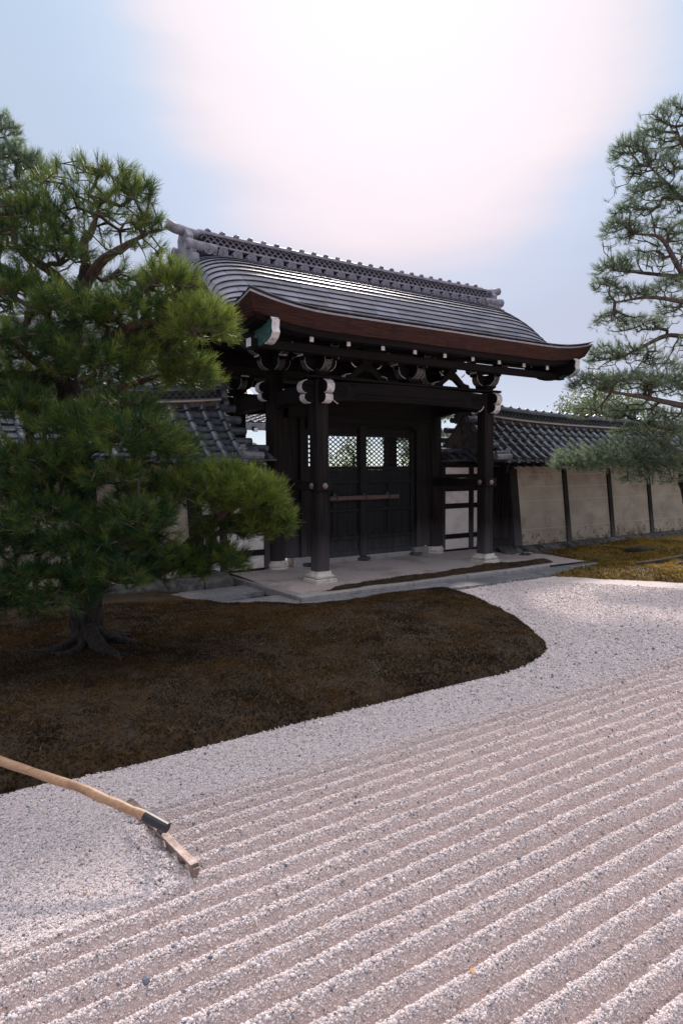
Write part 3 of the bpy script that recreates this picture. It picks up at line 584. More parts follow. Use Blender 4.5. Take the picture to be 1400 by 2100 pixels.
tl = np.linspace(0, 1, 17); half = 1.25; ar = np.clip(np.minimum(tl, 1-tl)/.12, 0, 1)
MB().prism(list(zip(-half+2*half*tl, 2.62+.0*tl))+list(zip((half-2*half*tl), (2.40+.13*np.sqrt(ar))[::-1])), (XC, YM-.15, 0), (1, 0, 0), (0, 0, 1), (0, 1, 0), .035).build('lintel_apron', M['wood_x'], gate)
# noses (carved beam ends) with white rims
NOSE = [(0, .31), (.06, .335), (.13, .335), (.20, .305), (.245, .25), (.25, .19), (.225, .14), (.175, .115), (.15, .11), (.185, .085), (.20, .04), (.185, -.005), (.14, -.04), (.07, -.055), (0, -.055)]
def nose(x, y, d, z=2.75, s=.88):
    d = Vector(d); n_ = Vector((d.y, -d.x, 0)); o_ = Vector((x, y, z))+d*.119
    no = MB().prism([(a*s, b*s) for a, b in NOSE], o_, d, (0, 0, 1), n_, .125).build('carved_nose', M['wood_x'], gate)
    for seg in (NOSE[2:8], NOSE[7:9], NOSE[9:14]):
        MB().strip([(a*s, b*s) for a, b in seg][::-1], o_, d, (0, 0, 1), n_, .129, .007).build('white_rim', M['white'], no)
    for sd in (1, -1):
        for cx, cz, r0 in ((.13, .225, .085), (.10, .02, .055)):
            pts = [o_+d*(cx+r0*math.cos(a)*(1-a/13))*s+Vector((0, 0, (cz+r0*math.sin(a)*(1-a/13))*s))+n_*(sd*.0645) for a in np.linspace(0, 10, 26)]; MB().tube(pts, .008, 5).build('carved_swirl', M['wood_x'], no)
for sx in (-1, 1):
    nose(XC+sx*PX, YP, (sx, 0, 0)); nose(XC+sx*PX, YP, (0, -1, 0)); nose(XC+sx*PX, 2*YM-YP, (sx, 0, 0)); nose(XC+sx*PX, YM, (sx, 0, 0), 2.9, .8)
# bracket sets
def arm_profile(L, h, rc): 
    arc = [(L-rc*(1-math.cos(a))*1.0-0, h*.80*(1-math.sin(a))) for a in np.linspace(0, math.pi/2, 7)]
    return [(-L, h), (L, h)]+arc+[(-x, z) for x, z in arc[::-1]], arc
def bracket(x, y, z=3.118, dirs=((1, 0, 0), (0, 1, 0)), big=True, name='bracket_set'):
    br = MB()
    def blk(c, w, h):
        cx, cy, cz = c; k = w*.32
        br.add([(cx-k, cy-k, cz), (cx+k, cy-k, cz), (cx+k, cy+k, cz), (cx-k, cy+k, cz), (cx-w/2, cy-w/2, cz+h*.45), (cx+w/2, cy-w/2, cz+h*.45), (cx+w/2, cy+w/2, cz+h*.45), (cx-w/2, cy+w/2, cz+h*.45), (cx-w/2, cy-w/2, cz+h), (cx+w/2, cy-w/2, cz+h), (cx+w/2, cy+w/2, cz+h), (cx-w/2, cy+w/2, cz+h)],
               [(3, 2, 1, 0), (0, 1, 5, 4), (1, 2, 6, 5), (2, 3, 7, 6), (3, 0, 4, 7), (4, 5, 9, 8), (5, 6, 10, 9), (6, 7, 11, 10), (7, 4, 8, 11), (8, 9, 10, 11)])
    blk((x, y, z), .26, .10); whites = []
    for k, d in enumerate(dirs):
        d = Vector(d); n_ = Vector((d.y, -d.x, 0))
        tiers = ((.06, .28, .19), (.29, .45, .125)) if big else ((.06, .28, .19),)
        for dz, L, h in tiers:
            o_ = Vector((x, y, z+dz+.002*k)); P, arc = arm_profile(L, h, .19)
            br.prism(P, o_, d, (0, 0, 1), n_, .125-.003*k)
            for sd in (1, -1):
                w_ = MB(); dd = d*sd; nn = n_*sd
                w_.strip([(L, h*.98)]+arc, o_, dd, (0, 0, 1), nn, .129-.003*k, .006); whites.append(w_)
                e_ = o_+dd*(L-.045); blk((e_.x, e_.y, z+dz+h), .16, .045)
                w2 = MB(); q = o_+dd*(L+.036)+Vector((0, 0, h+.032)); w2.beam(q, q+dd*.006, .158, .024); whites.append(w2)
    bo = br.build(name, M['wood_x'], gate)
    for w_ in whites: w_.build('white_end', M['white'], bo)
    return bo
for X_ in (XC-PX, XC, XC+PX):
    bracket(X_, YP); bracket(X_, 2*YM-YP, big=False)
for X_ in (XC-PX, XC+PX): bracket(X_, YM, 3.30)
for sx in (-1, 1):      # frog-leg struts between the bracket sets
    poly = [(-.42, 0), (-.40, .05), (-.30, .07), (-.22, .14), (-.12, .22), (-.07, .26), (.07, .26), (.12, .22), (.22, .14), (.30, .07), (.40, .05), (.42, 0), (.25, 0), (.18, .05), (.08, .12), (0, .14), (-.08, .12), (-.18, .05), (-.25, 0)]
    fo = MB().prism(poly, (XC+sx*.92, YP, 3.118), (1, 0, 0), (0, 0, 1), (0, 1, 0), .09).build('frog_leg_strut', M['wood_x'], gate)
    MB().bbox((XC+sx*.92-.10, YP-.07, 3.376), (XC+sx*.92+.10, YP+.07, 3.60)).build('strut_block', M['wood_x'], fo)
    for s2 in (-1, 1):
        MB().strip([(s2*.30, .073), (s2*.36, .062), (s2*.40, .052), (s2*.42, .004)][::(-1 if s2 > 0 else 1)], (XC+sx*.92, YP, 3.118), (1, 0, 0), (0, 0, 1), (0, 1, 0), .094, -.006 if 0 else .006).build('white_end', M['white'], fo)
        MB().tube([(XC+sx*.92+s2*(.20+.10*a), YP-.05, 3.30+.07*a*a) for a in np.linspace(0, 1, 6)], [.004, .008, .011, .011, .008, .003], 5).build('white_scroll', M['white'], fo)
# boarded ceiling hides the roof space
MB().bbox((XC-2.6, YM-1.25, 3.87), (XC+2.6, YM+1.25, 3.90)).build('ceiling_board', M['wood_x'], gate)
# doors
def door(sx):
    d = MB(); x0, x1 = (XC-1.24, XC-.012) if sx < 0 else (XC+.012, XC+1.24); y0, y1 = YM-.055, YM+.015; dz = (0.13, 2.46)
    dr = thing_part('door_leaf', gate, (XC+sx*1.24, YM, .13))
    for a, b_ in ((x0, x0+.085), (x1-.085, x1)): MB().bbox((a, y0, dz[0]), (b_, y1, dz[1])).build('door_stile', M['door'], dr)
    for z0, z1 in ((.13, .225), (.44, .50), (.94, 1.0), (1.45, 1.53), (1.70, 1.765), (2.305, 2.37), (2.43, 2.46)): MB().bbox((x0+.086, y0, z0), (x1-.086, y1, z1), .006).build('door_rail', M['door'], dr)
    mx = (x0+x1)/2
    for z0, z1 in ((.501, .939), (1.001, 1.449)): MB().bbox((mx-.04, y0+.006, z0), (mx+.04, y1, z1), .006).build('door_muntin', M['door'], dr)
    for z0, z1, n in ((.226, .439, 1), (.501, .939, 10), (1.001, 1.449, 10), (1.531, 1.699, 1), (2.371, 2.429, 1)):
        w_ = (x1-x0-.172)/n
        for k in range(n): MB().box((x0+.086+k*w_+.0015, y0+.03+.003*(k % 2), z0), (x0+.086+(k+1)*w_-.0015, y1-.008, z1)).build('door_board', M['door'], dr)
    # diagonal lattice
    lx0, lx1, lz0, lz1 = x0+.086, x1-.086, 1.766, 2.304; pitch = .112; sl = .72
    for s_ in (1, -1):
        c = lx0-(lz1-lz0)/sl if s_ > 0 else lx0
        while c < (lx1 if s_ > 0 else lx1+(lz1-lz0)/sl):
            # line x = c + s*(z-lz0)/sl clipped to the light
            pts = []
            for z in (lz0, lz1): pts.append((c+s_*(z-lz0)/sl, z))
            (xa, za), (xb, zb_) = pts
            def clip(xa, za, xb, zb_):
                for lim, hi in ((lx0, False), (lx1, True)):
                    for sw in (0, 1):
                        if (xa > lim) if hi else (xa < lim):
                            if abs(xb-xa) < 1e-9: return None
                            t = (lim-xa)/(xb-xa)
                            if t < 0 or t > 1: return None
                            xa, za = lim, za+(zb_-za)*t
                        xa, za, xb, zb_ = xb, zb_, xa, za
                return xa, za, xb, zb_
            q = clip(xa, za, xb, zb_)
            if q and math.hypot(q[2]-q[0], q[3]-q[1]) > .03:
                yy = YM-.03+(.006 if s_ > 0 else -.006); MB().beam((q[0], yy, q[1]), (q[2], yy, q[3]), .012, .017, (0, 1, 0)).build('lattice_bar', M['door'], dr)
            c += pitch
def thing_part(name, parent, wloc):
    o = bpy.data.objects.new(name, None); COL.objects.link(o); o.parent = parent; o.location = Vector(wloc)-BASE[parent.name]; BASE[o.name] = Vector(wloc); o.empty_display_size = .1; return o
door(-1); door(1)
MB().bbox((XC-1.24, YM-.06, 2.462), (XC+1.24, YM+.03, 2.66)).build('transom', M['wood_x'], gate)
MB().bbox((XC-.075, YM-.085, .10), (XC+.075, YM-.056, 2.5), .01).build('centre_stile', M['door'], gate)
bar = MB().bbox((XC-.78, YM-.145, 1.155), (XC+.80, YM-.10, 1.235), .012).build('locking_bar', M['brownwood'], gate)
for xo in (-.62, .02, .56):
    MB().box((XC+xo-.02, YM-.152, 1.145), (XC+xo+.02, YM-.099, 1.246)).build('bar_staple', M['ferrule'], bar); MB().lathe((XC+xo-.05, YM-.13, 1.236), [(.018, 0), (.024, .02), (.012, .045), (.003, .055)], 8).build('green_finial', M['green'], bar)
for sx in (-1, 1):
    a, b_ = sorted((XC+sx*1.245, XC+sx*1.66)); MB().bbox((a, YM-.05, .20), (b_, YM+.05, 2.6)).build('jamb_board', M['wood_v'], gate)
    a, b_ = sorted((XC+sx*1.25, XC+sx*1.36)); MB().bbox((a, YM-.12, .20), (b_, YM-.051, 2.6)).build('jamb_post', M['wood_v'], gate)
    a, b_ = sorted((XC+sx*1.18, XC+sx*1.53)); MB().bbox((a, YM-.14, .03), (b_, YM+.1, .198)).build('jamb_stone', M['granite'], gate)
    MB().lathe((XC+sx*1.23, YM-.12, 0), [(.10, .04), (.12, .06), (.12, .09), (.10, .10)], 14).build('pivot_stone', M['rock'], gate)
MB().lathe((XC, YM-.08, 0), [(.10, .04), (.125, .06), (.125, .085), (.11, .098)], 14).build('pivot_stone', M['rock'], gate)
MB().bbox((XC-1.17, YM-.06, .02), (XC+1.17, YM+.05, .128)).build('sill_stone', M['granite'], gate)
# ridge: stacked courses, open ring work, discs with swirls, knobs, end tiles
rdg = thing_part('ridge', gate, (XC, YM, 4.9))
RL = 3.10
def sag(x): return .03*(abs(x)/RL)**2.5
def rbox(y0, y1, z0, z1, name, mat=None):
    b = MB(); xs_ = np.linspace(-RL, RL, 15); P = []
    for x_ in xs_: P += [(XC+x_, YM+y0, z0+sag(x_)), (XC+x_, YM+y1, z0+sag(x_)), (XC+x_, YM+y1, z1+sag(x_)), (XC+x_, YM+y0, z1+sag(x_))]
    n = len(xs_); b.add(P, [(i*4+k, i*4+(k+1) % 4, (i+1)*4+(k+1) % 4, (i+1)*4+k) for i in range(n-1) for k in range(4)]+[(3, 2, 1, 0), tuple(range(4*n-4, 4*n))]); return b.build(name, mat or M['ridge_tile'], rdg)
rbox(-.20, .20, 4.80, 4.955, 'ridge_foot', M['ridge_dark'])
rbox(-.275, .275, 5.10, 5.128, 'ridge_course'); rbox(-.16, .16, 4.955, 5.10, 'ridge_core', M['ridge_dark'])
rbox(-.11, .11, 5.128, 5.29, 'ridge_core', M['ridge_dark'])
rbox(-.20, .20, 5.29, 5.312, 'ridge_course'); rbox(-.165, .165, 5.313, 5.332, 'ridge_course')
b = MB(); xs_ = np.linspace(-RL, RL, 21); b.tube([(XC+x_, YM, 5.345+sag(x_)) for x_ in xs_], .064, 10); b.build('ridge_cap', M['ridge_tile'], rdg, smooth=True)
# arched ring tile, shared
def ring_mesh():
    b = MB(); r0, r1 = .053, .041; k = 8; P = []; 
    for r_ in (r0, r1):
        for y_ in (-.02, .02):
            P += [(r_*math.cos(math.pi*i/k), y_, r_*math.sin(math.pi*i/k)) for i in range(k+1)]
    n = k+1; f = []
    for i in range(k): f += [(i, i+1, n+i+1, n+i), (2*n+i, 3*n+i, 3*n+i+1, 2*n+i+1), (i, 2*n+i, 2*n+i+1, i+1), (n+i, n+i+1, 3*n+i+1, 3*n+i)]
    b.add(P, f); me = bpy.data.meshes.new('ring_tile'); me.from_pydata(b.v, [], b.f); _recalc(me); me.materials.append(M['ridge_tile']); return me
RING = ring_mesh()
for k in range(58):
    x_ = -RL+.05+k*.107
    for zz, dx in ((5.129, 0), (5.182, .0535), (5.235, 0)):
        link('ring_tile', RING, None, rdg, (XC+x_+dx, YM-.135, zz+sag(x_)))
rr = MB()
for k in range(58): rr.box((XC-RL+.03+k*.107, YM+.111, 5.13), (XC-RL+.07+k*.107, YM+.15, 5.285))
ro = rr.build('rear_ring_work', M['ridge_tile'], rdg); ro['kind'] = 'stuff'
def disc_mesh():
    b = MB(); n = 16
    prof = [(.074, .16), (.077, -.004), (.077, -.012), (.063, -.012), (.060, -.002), (.001, -.002)]
    P = []
    for r_, y_ in prof: P += [(r_*math.cos(2*math.pi*k/n), y_, r_*math.sin(2*math.pi*k/n)) for k in range(n)]
    b.add(P, [(i*n+k, i*n+(k+1) % n, (i+1)*n+(k+1) % n, (i+1)*n+k) for i in range(len(prof)-1) for k in range(n)])
    for c in range(3):
        ph = c*2.094; pts = [((.010+.036*a)*math.cos(ph+2.6*a), -.006, (.010+.036*a)*math.sin(ph+2.6*a)) for a in np.linspace(0, 1, 6)]; b.tube(pts, [.009, .009, .008, .006, .005, .003], 5)
    me = bpy.data.meshes.new('round_tile_end'); me.from_pydata(b.v, [], b.f); _recalc(me); me.materials.append(M['ridge_tile']); return me
DISC = disc_mesh()
for k in range(26):
    x_ = 4.31+k*.2435-XC; 
    if abs(x_) < RL+.05:
        link('round_tile_end', DISC, None, rdg, (XC+x_, YM-.325, 5.02+sag(x_)))
        MB().bbox((XC+x_+.085, YM-.30, 4.955+sag(x_)), (XC+x_+.16, YM-.14, 5.0+sag(x_)), .01).build('trough_tile_end', M['ridge_tile'], rdg)
for k in range(25):
    x_ = -RL+.15+k*.2435; cc = Vector((XC+x_, YM-.03, 5.408+sag(x_)))
    b = MB(); b.tube([cc+Vector((-.035, 0, -.004)), cc+Vector((.0, 0, .012)), cc+Vector((.04, 0, .006)), cc+Vector((.055, 0, -.01))], [.014, .026, .023, .009], 7); b.build('ridge_knob', M['ridge_tile'], rdg, smooth=True)
for sx in (-1, 1):
    ex = XC+sx*RL
    fo = MB(); sil = [(-.36, 4.66), (-.42, 4.80), (-.40, 4.94), (-.30, 4.98), (-.33, 5.08), (-.27, 5.17), (-.19, 5.14), (-.20, 5.26), (-.12, 5.36), (0, 5.40), (.12, 5.36), (.20, 5.26), (.19, 5.14), (.27, 5.17), (.33, 5.08), (.30, 4.98), (.40, 4.94), (.42, 4.80), (.36, 4.66), (.12, 4.80), (-.12, 4.80)]
    oo = fo.prism(sil, (ex+sx*.20, YM, .0), (0, 1, 0), (0, 0, 1), (1, 0, 0), .10).build('demon_tile', M['ridge_tile'], rdg)
    tb = MB(); tb.tube([(ex-sx*.10, YM, 5.335), (ex+sx*.15, YM, 5.35), (ex+sx*.36, YM, 5.38), (ex+sx*.50, YM, 5.43)], [.074, .076, .078, .08], 14); tb.build('bird_perch_tile', M['ridge_tile'], rdg, smooth=False)
    for sg in (-1, 1):
        tb = MB(); tb.tube([(ex-sx*.18, YM+sg*.26, 5.085), (ex+sx*.12, YM+sg*.27, 5.085), (ex+sx*.30, YM+sg*.27, 5.10)], [.075, .078, .082], 14); tb.build('scroll_tile', M['ridge_tile'], rdg)
        sp = [(ex+sx*.302, YM+sg*(.27+.055*math.cos(a)*(1-a/11)), 5.10+.055*math.sin(a)*(1-a/11)) for a in np.linspace(0, 9, 22)]; MB().tube(sp, .009, 5).build('scroll_relief', M['ridge_tile'], rdg)
        MB().bbox((ex-sx*.18 if sx < 0 else ex-.18, YM+sg*.26-.12, 4.86), (ex+.18 if sx < 0 else ex+.18, YM+sg*.26+.12, 5.0)).build('scroll_base', M['ridge_tile'], rdg)

# ================================================================== SIDE PANELS BESIDE THE GATE
def side_panel(sx, label):
    x0, x1 = PX+.155, 3.34
    o = thing('side_wall', (XC+sx*(x0+x1)/2, YM, 0), label, 'wall', 'low plaster side walls joining gate and tiled walls')
    def bx(a, b, y0, y1, z0, z1, name, mat, e=.006):
        p, q = sorted((XC+sx*a, XC+sx*b)); return MB().bbox((p, YM+y0, z0), (q, YM+y1, z1), e).build(name, mat, o)
    for a, b in ((x0, x0+.10), (2.72, 2.84), (x1-.10, x1)): bx(a, b, -.075, .075, .06, 1.80, 'stud', M['wood_v'])
    bays = ((x0+.101, 2.719), (2.841, x1-.101))
    for a, b in bays:
        for z0, z1 in ((.01, .075), (.29, .385), (.905, 1.005), (1.255, 1.60), (1.735, 1.82)): bx(a, b, -.068, .068, z0, z1, 'rail', M['wood_x'])
        for z0, z1 in ((.076, .289), (.386, .904), (1.006, 1.254), (1.601, 1.734)): bx(a, b, -.045, .045, z0, z1, 'plaster_panel', M['panel'], .003)
    # little tiled coping
    cp = bx(x0-.02, x1-.02, -.28, .28, 1.83, 1.85, 'coping_board', M['wood_x'])
    p, q = sorted((XC+sx*(x0-.02), XC+sx*(x1-.02)))
    for sg in (-1, 1):
        b = MB(); b.add([(p, YM+sg*.30, 1.86), (q, YM+sg*.30, 1.86), (q, YM, 2.0), (p, YM, 2.0), (p, YM+sg*.30, 1.885), (q, YM+sg*.30, 1.885), (q, YM, 2.025), (p, YM, 2.025)], [(0,1,2,3),(4,5,6,7),(0,1,5,4),(2,3,7,6),(0,3,7,4),(1,2,6,5)]); b.build('coping_tile_bed', M['tile'], o)
        for k in range(5):
            xx = p+.12+k*(q-p-.24)/4; MB().tube([(xx, YM+sg*.32, 1.905), (xx, YM+sg*.02, 2.045)], .042, 8).build('coping_round_tile', M['tile'], o)
    MB().tube([(p, YM, 2.07), (q, YM, 2.07)], .06, 8).build('coping_ridge_tile', M['tile'], o)
side_panel(1, 'low wall of pale plaster panels right of the gate doors, in dark frame')
side_panel(-1, 'low wall of pale plaster panels left of the gate doors, half hidden by pine')

# ================================================================== TILED EARTH WALLS
def barrel_mesh(r, L, n=7):
    """one round cover tile lying along +Y (up the slope), slightly tapered"""
    b = MB(); P = []
    for y_, rr in ((0, r), (.006, r*1.03), (L, r*.97)): P += [(rr*math.cos(math.pi*k/n), y_, rr*math.sin(math.pi*k/n)) for k in range(n+1)]
    m_ = n+1; b.add(P, [(i*m_+k, i*m_+k+1, (i+1)*m_+k+1, (i+1)*m_+k) for i in range(2) for k in range(n)]+[tuple(range(m_))])
    me = bpy.data.meshes.new('round_tile'); me.from_pydata(b.v, [], b.f); _recalc(me); me.materials.append(M['tile']); me.polygons.foreach_set('use_smooth', [True]*(len(me.polygons)-1)+[False]); return me
def flat_mesh(w, L, t=.018):
    b = MB(); P = []; n = 4
    for y_, dz in ((0, .022), (0, .022-t), (L, 0)):
        P += [(-w/2+w*k/n, y_, dz+.018*(2*k/n-1)**2) for k in range(n+1)]
    m_ = n+1; b.add(P, [(k, k+1, 2*m_+k+1, 2*m_+k) for k in range(n)]+[(k, m_+k, m_+k+1, k+1) for k in range(n)])
    me = bpy.data.meshes.new('flat_tile'); me.from_pydata(b.v, [], b.f); _recalc(me); me.materials.append(M['tile']); return me
def end_mesh(r):
    b = MB(); n = 14; prof = [(r*.98, .03), (r, 0), (r, -.012), (r*.78, -.012), (r*.75, -.004), (.001, -.004)]; P = []
    for rr, y_ in prof: P += [(rr*math.cos(2*math.pi*k/n), y_, rr*math.sin(2*math.pi*k/n)) for k in range(n)]
    b.add(P, [(i*n+k, i*n+(k+1) % n, (i+1)*n+(k+1) % n, (i+1)*n+k) for i in range(len(prof)-1) for k in range(n)])
    me = bpy.data.meshes.new('eave_tile_end'); me.from_pydata(b.v, [], b.f); _recalc(me); me.materials.append(M['tile']); return me
BAR, FLAT, ENDT = barrel_mesh(.058, .205), flat_mesh(.215, .12), end_mesh(.062)
zw = curve1([(0, 1.875), (.25, 2.035), (.5, 2.215), (.75, 2.42), (.98, 2.63), (1.1, 2.75)])      # roof height above the eave line
def tiled_wall(sx, x_far, YW, label, posts, flat_cols):
    E0 = 3.347; xr = 2.66
    w = thing('tiled_wall', (XC+sx*(E0+x_far)/2, YW, 0), label, 'wall', 'plastered walls with tiled roofs either side of the gate')
    X = lambda x: XC+sx*x
    def lift(x): return .20*math.exp(-(x-xr)/1.6)                      # roof sweeps up towards the gate
    # battered plaster body
    def body(a, b, y0b, y0t, z0, z1, name, mat):
        m_ = MB(); p, q = sorted((X(a), X(b)))
        m_.add([(p, YW-y0b, z0), (q, YW-y0b, z0), (q, YW+y0b, z0), (p, YW+y0b, z0), (p, YW-y0t, z1), (q, YW-y0t, z1), (q, YW+y0t, z1), (p, YW+y0t, z1)], [(3,2,1,0),(4,5,6,7),(0,1,5,4),(1,2,6,5),(2,3,7,6),(3,0,4,7)])
        return m_.build(name, mat, w)
    def yf(z, off=0): return YW-(.77-(z-.12)*.11)-off                  # front face
    body(E0+.10, x_far, .77, .77-.11*1.80, .12, 1.92, 'plaster_body', M['plaster'])
    eb = body(E0-.02, E0+.10, .80, .80-.11*1.60, .12, 1.74, 'end_cladding', M['wood_v'])
    for k in range(6):
        yy = YW-.62+k*.23; p, q = sorted((X(E0-.045), X(E0-.02))); MB().box((p, yy, .25), (q, yy+.20, 1.70)).build('end_board', M['wood_v'], eb)
    def lean(xa, xb, z0, z1, off, name, mat):
        p, q = sorted((X(xa), X(xb))); m_ = MB()
        m_.add([(p, yf(z0, off), z0), (q, yf(z0, off), z0), (q, yf(z0)+.05, z0), (p, yf(z0)+.05, z0), (p, yf(z1, off), z1), (q, yf(z1, off), z1), (q, yf(z1)+.05, z1), (p, yf(z1)+.05, z1)], [(3,2,1,0),(4,5,6,7),(0,1,5,4),(1,2,6,5),(2,3,7,6),(3,0,4,7)])
        return m_.build(name, mat, w)
    lean(E0-.06, E0+.16, .13, 1.70, .04, 'corner_post', M['wood_v'])
    for xp in posts: lean(xp-.065, xp+.065, .10, 1.71, .035, 'wall_post', M['wood_v'])
    for zz in (.44, 1.03, 1.32, 1.58): lean(E0+.165, x_far, zz-.007, zz+.007, .006, 'plaster_line', M['line'])
    # eave rafters and soffit
    MB().add([(X(xr+.05), YW-1.02, 1.80), (X(x_far), YW-1.02, 1.80), (X(x_far), YW-.50, 1.90), (X(xr+.05), YW-.50, 1.90), (X(xr+.05), YW-1.02, 1.835), (X(x_far), YW-1.02, 1.835), (X(x_far), YW-.50, 1.93), (X(xr+.05), YW-.50, 1.93)], [(3,2,1,0),(4,5,6,7),(0,1,5,4),(1,2,6,5),(2,3,7,6),(3,0,4,7)]).build('soffit_board', M['wood_x'], w)
    xx = xr+.12
    while xx < min(x_far, 13):
        MB().beam((X(xx), YW-1.06, 1.765), (X(xx), YW-.56, 1.86), .06, .065).build('eave_rafter', M['wood_y'], w); xx += .24
    # roof body under the tiles
    n = 9; vv = np.linspace(0, 1.08, n); b = MB(); P = []
    xs_ = np.concatenate([np.linspace(xr+.02, xr+4, 12), [x_far]])
    for x_ in xs_:
        ring = [(YW-1.08+v, zw(v)-.045+lift(x_)*(v/1.08)) for v in vv]+[(YW+1.08-v, zw(v)-.045+lift(x_)*(v/1.08)) for v in vv[::-1]]
        P += [(X(x_), y_, z_) for y_, z_ in ring]
    m_ = 2*n; L_ = len(xs_); b.add(P, [(i*m_+k, i*m_+(k+1) % m_, (i+1)*m_+(k+1) % m_, (i+1)*m_+k) for i in range(L_-1) for k in range(m_)]+[tuple(range(m_))[::-1], tuple(range(m_*(L_-1), m_*L_))]); rb = b.build('roof_bed', M['rock'], w)
    # gable board + barge
    gb = [(-1.0, 1.80), (1.0, 1.80), (.06, 2.72), (-.06, 2.72)]
    MB().prism(gb, (X(xr+.22), YW, 0), (0, 1, 0), (0, 0, 1), (1, 0, 0), .05).build('gable_board', M['wood_y'], w)
    for sg in (-1, 1):
        pts = [(YW+sg*(1.06-v), zw(v)-.12+lift(xr)*(v/1.08)) for v in np.linspace(0, 1.06, 7)]
        poly = [(y_-YW, z_) for y_, z_ in pts]+[(y_-YW, z_-.13) for y_, z_ in pts[::-1]]
        MB().prism(poly, (X(xr+.09), YW, 0), (0, 1, 0), (0, 0, 1), (1, 0, 0), .05).build('barge_board', M['wood_y'], w)
        for k in range(5):         # verge tiles poke out sideways
            v = .10+k*.19; y_, z_ = YW+sg*(1.08-v), zw(v)+.035+lift(xr)*(v/1.08)
            MB().tube([(X(xr-.17), y_, z_), (X(xr+.10), y_, z_)], .062, 10).build('verge_tile', M['tile'], w, smooth=False)
    # rows of tiles
    cnt = 0; col = 0; rows = MB(); flats = MB(); xx = xr+.10; pitch = .272
    NS = 6; sl = 1.06
    def put(mesh_obj, v0, v1, x_, dz, name, sg, roll=0):
        z0, z1 = zw(v0)+lift(x_)*(v0/1.08), zw(v1)+lift(x_)*(v1/1.08); ang = math.atan2(z1-z0, v1-v0)
        o = link(name, mesh_obj, None, w, (X(x_), YW-sg*(1.08-v0), z0+dz), (ang, roll, 0) if sg > 0 else (ang, roll, math.pi)); return o
    def put_joined(mb, mesh_obj, v0, v1, x_, dz, sg):
        z0, z1 = zw(v0)+lift(x_)*(v0/1.08), zw(v1)+lift(x_)*(v1/1.08); ang = math.atan2(z1-z0, v1-v0); mt = Matrix.Translation((X(x_), YW-sg*(1.08-v0), z0+dz)) @ Matrix.Rotation(0 if sg > 0 else math.pi, 4, 'Z') @ Matrix.Rotation(ang, 4, 'X')
        mb.add([mt @ v.co for v in mesh_obj.vertices], [tuple(p.vertices) for p in mesh_obj.polygons])
    while xx < x_far-.1:
        for k in range(NS):
            v0, v1 = sl*k/NS-.02, sl*(k+1)/NS-.02
            if cnt < 290: o = put(BAR, v0, v1, xx, -.002+random.uniform(-.001, .001), 'round_tile', 1, random.uniform(-.03, .03)); cnt += 1
            else: put_joined(rows, BAR, v0, v1, xx, 0, 1)
            put_joined(rows, BAR, v0, v1, xx, 0, -1)
        if cnt < 290: link('eave_tile_end', ENDT, None, w, (X(xx), YW-1.105, zw(-.02)+.0))
        for k in range(9):
            v0, v1 = sl*k/9-.03, sl*(k+1)/9-.03; xf = xx+pitch/2
            if col < flat_cols: put(FLAT, v0, v1+.02, xf, -.045, 'flat_tile', 1, random.uniform(-.02, .02))
            else: put_joined(flats, FLAT, v0, v1+.02, xf, -.045, 1)
        col += 1; xx += pitch
    o = rows.build('far_round_tiles', M['tile'], w, fix=False); o['kind'] = 'stuff'
    if flats.v: o = flats.build('flat_tile_bed', M['tile'], w, fix=False); o['kind'] = 'stuff'
    # ridge
    xs_ = np.concatenate([np.linspace(xr+.05, xr+4, 14), np.linspace(xr+5, x_far, 6)])
    def rb_(hw, z0, z1, name, mat):
        b = MB(); P = []
        for x_ in xs_:
            l_ = lift(x_); P += [(X(x_), YW-hw, z0+l_), (X(x_), YW+hw, z0+l_), (X(x_), YW+hw, z1+l_), (X(x_), YW-hw, z1+l_)]
        k_ = len(xs_); b.add(P, [(i*4+k, i*4+(k+1) % 4, (i+1)*4+(k+1) % 4, (i+1)*4+k) for i in range(k_-1) for k in range(4)]+[(3,2,1,0), tuple(range(4*k_-4, 4*k_))]); return b.build(name, mat, w)
    rb_(.17, 2.56, 2.645, 'ridge_bed', M['rock']); rb_(.215, 2.645, 2.67, 'ridge_course', M['line']); rb_(.18, 2.671, 2.695, 'ridge_course', M['tile']); rb_(.06, 2.695, 2.83, 'ridge_core', M['ridge_dark']); rb_(.14, 2.83, 2.85, 'ridge_course', M['tile'])
    b = MB(); b.tube([(X(x_), YW, 2.875+lift(x_)) for x_ in xs_], .062, 8); b.build('ridge_cap', M['tile'], w, smooth=True)
    lat = MB(); x_ = xr+.1
    while x_ < min(x_far, 14):
        l_ = lift(x_)
        for q in range(2):
            pts = [(X(x_+.05*math.cos(a)+q*.055), YW-.085, 2.70+q*.06+.058*math.sin(a)+l_) for a in np.linspace(0, math.pi, 6)]
            lat.tube(pts, .008, 4, False)
        x_ += .11
    lo = lat.build('openwork_ring_tiles', M['tile'], w); lo['kind'] = 'stuff'
    x_ = xr+.25
    while x_ < min(x_far, 9):
        cc = Vector((X(x_), YW-.02, 2.932+lift(x_))); MB().tube([cc+Vector((-.06, 0, -.012)), cc+Vector((0, 0, .008)), cc+Vector((.06, 0, -.012))], [.02, .035, .02], 6).build('ridge_knob', M['tile'], w); x_ += .27
    # end ornament of the ridge and corner flower tile
    sil = [(-.24, 2.45), (-.26, 2.62), (-.18, 2.70), (-.20, 2.80), (-.14, 2.88), (-.13, 2.98), (0, 3.05), (.13, 2.98), (.14, 2.88), (.20, 2.80), (.18, 2.70), (.26, 2.62), (.24, 2.45), (0, 2.6)]
    MB().prism([(a, b_+.19) for a, b_ in sil], (X(xr-.02), YW, 0), (0, 1, 0), (0, 0, 1), (1, 0, 0), .09).build('demon_tile', M['tile'], w)
    cx, cy, cz = X(xr+.10), YW-1.0, 2.03
    fl = MB()
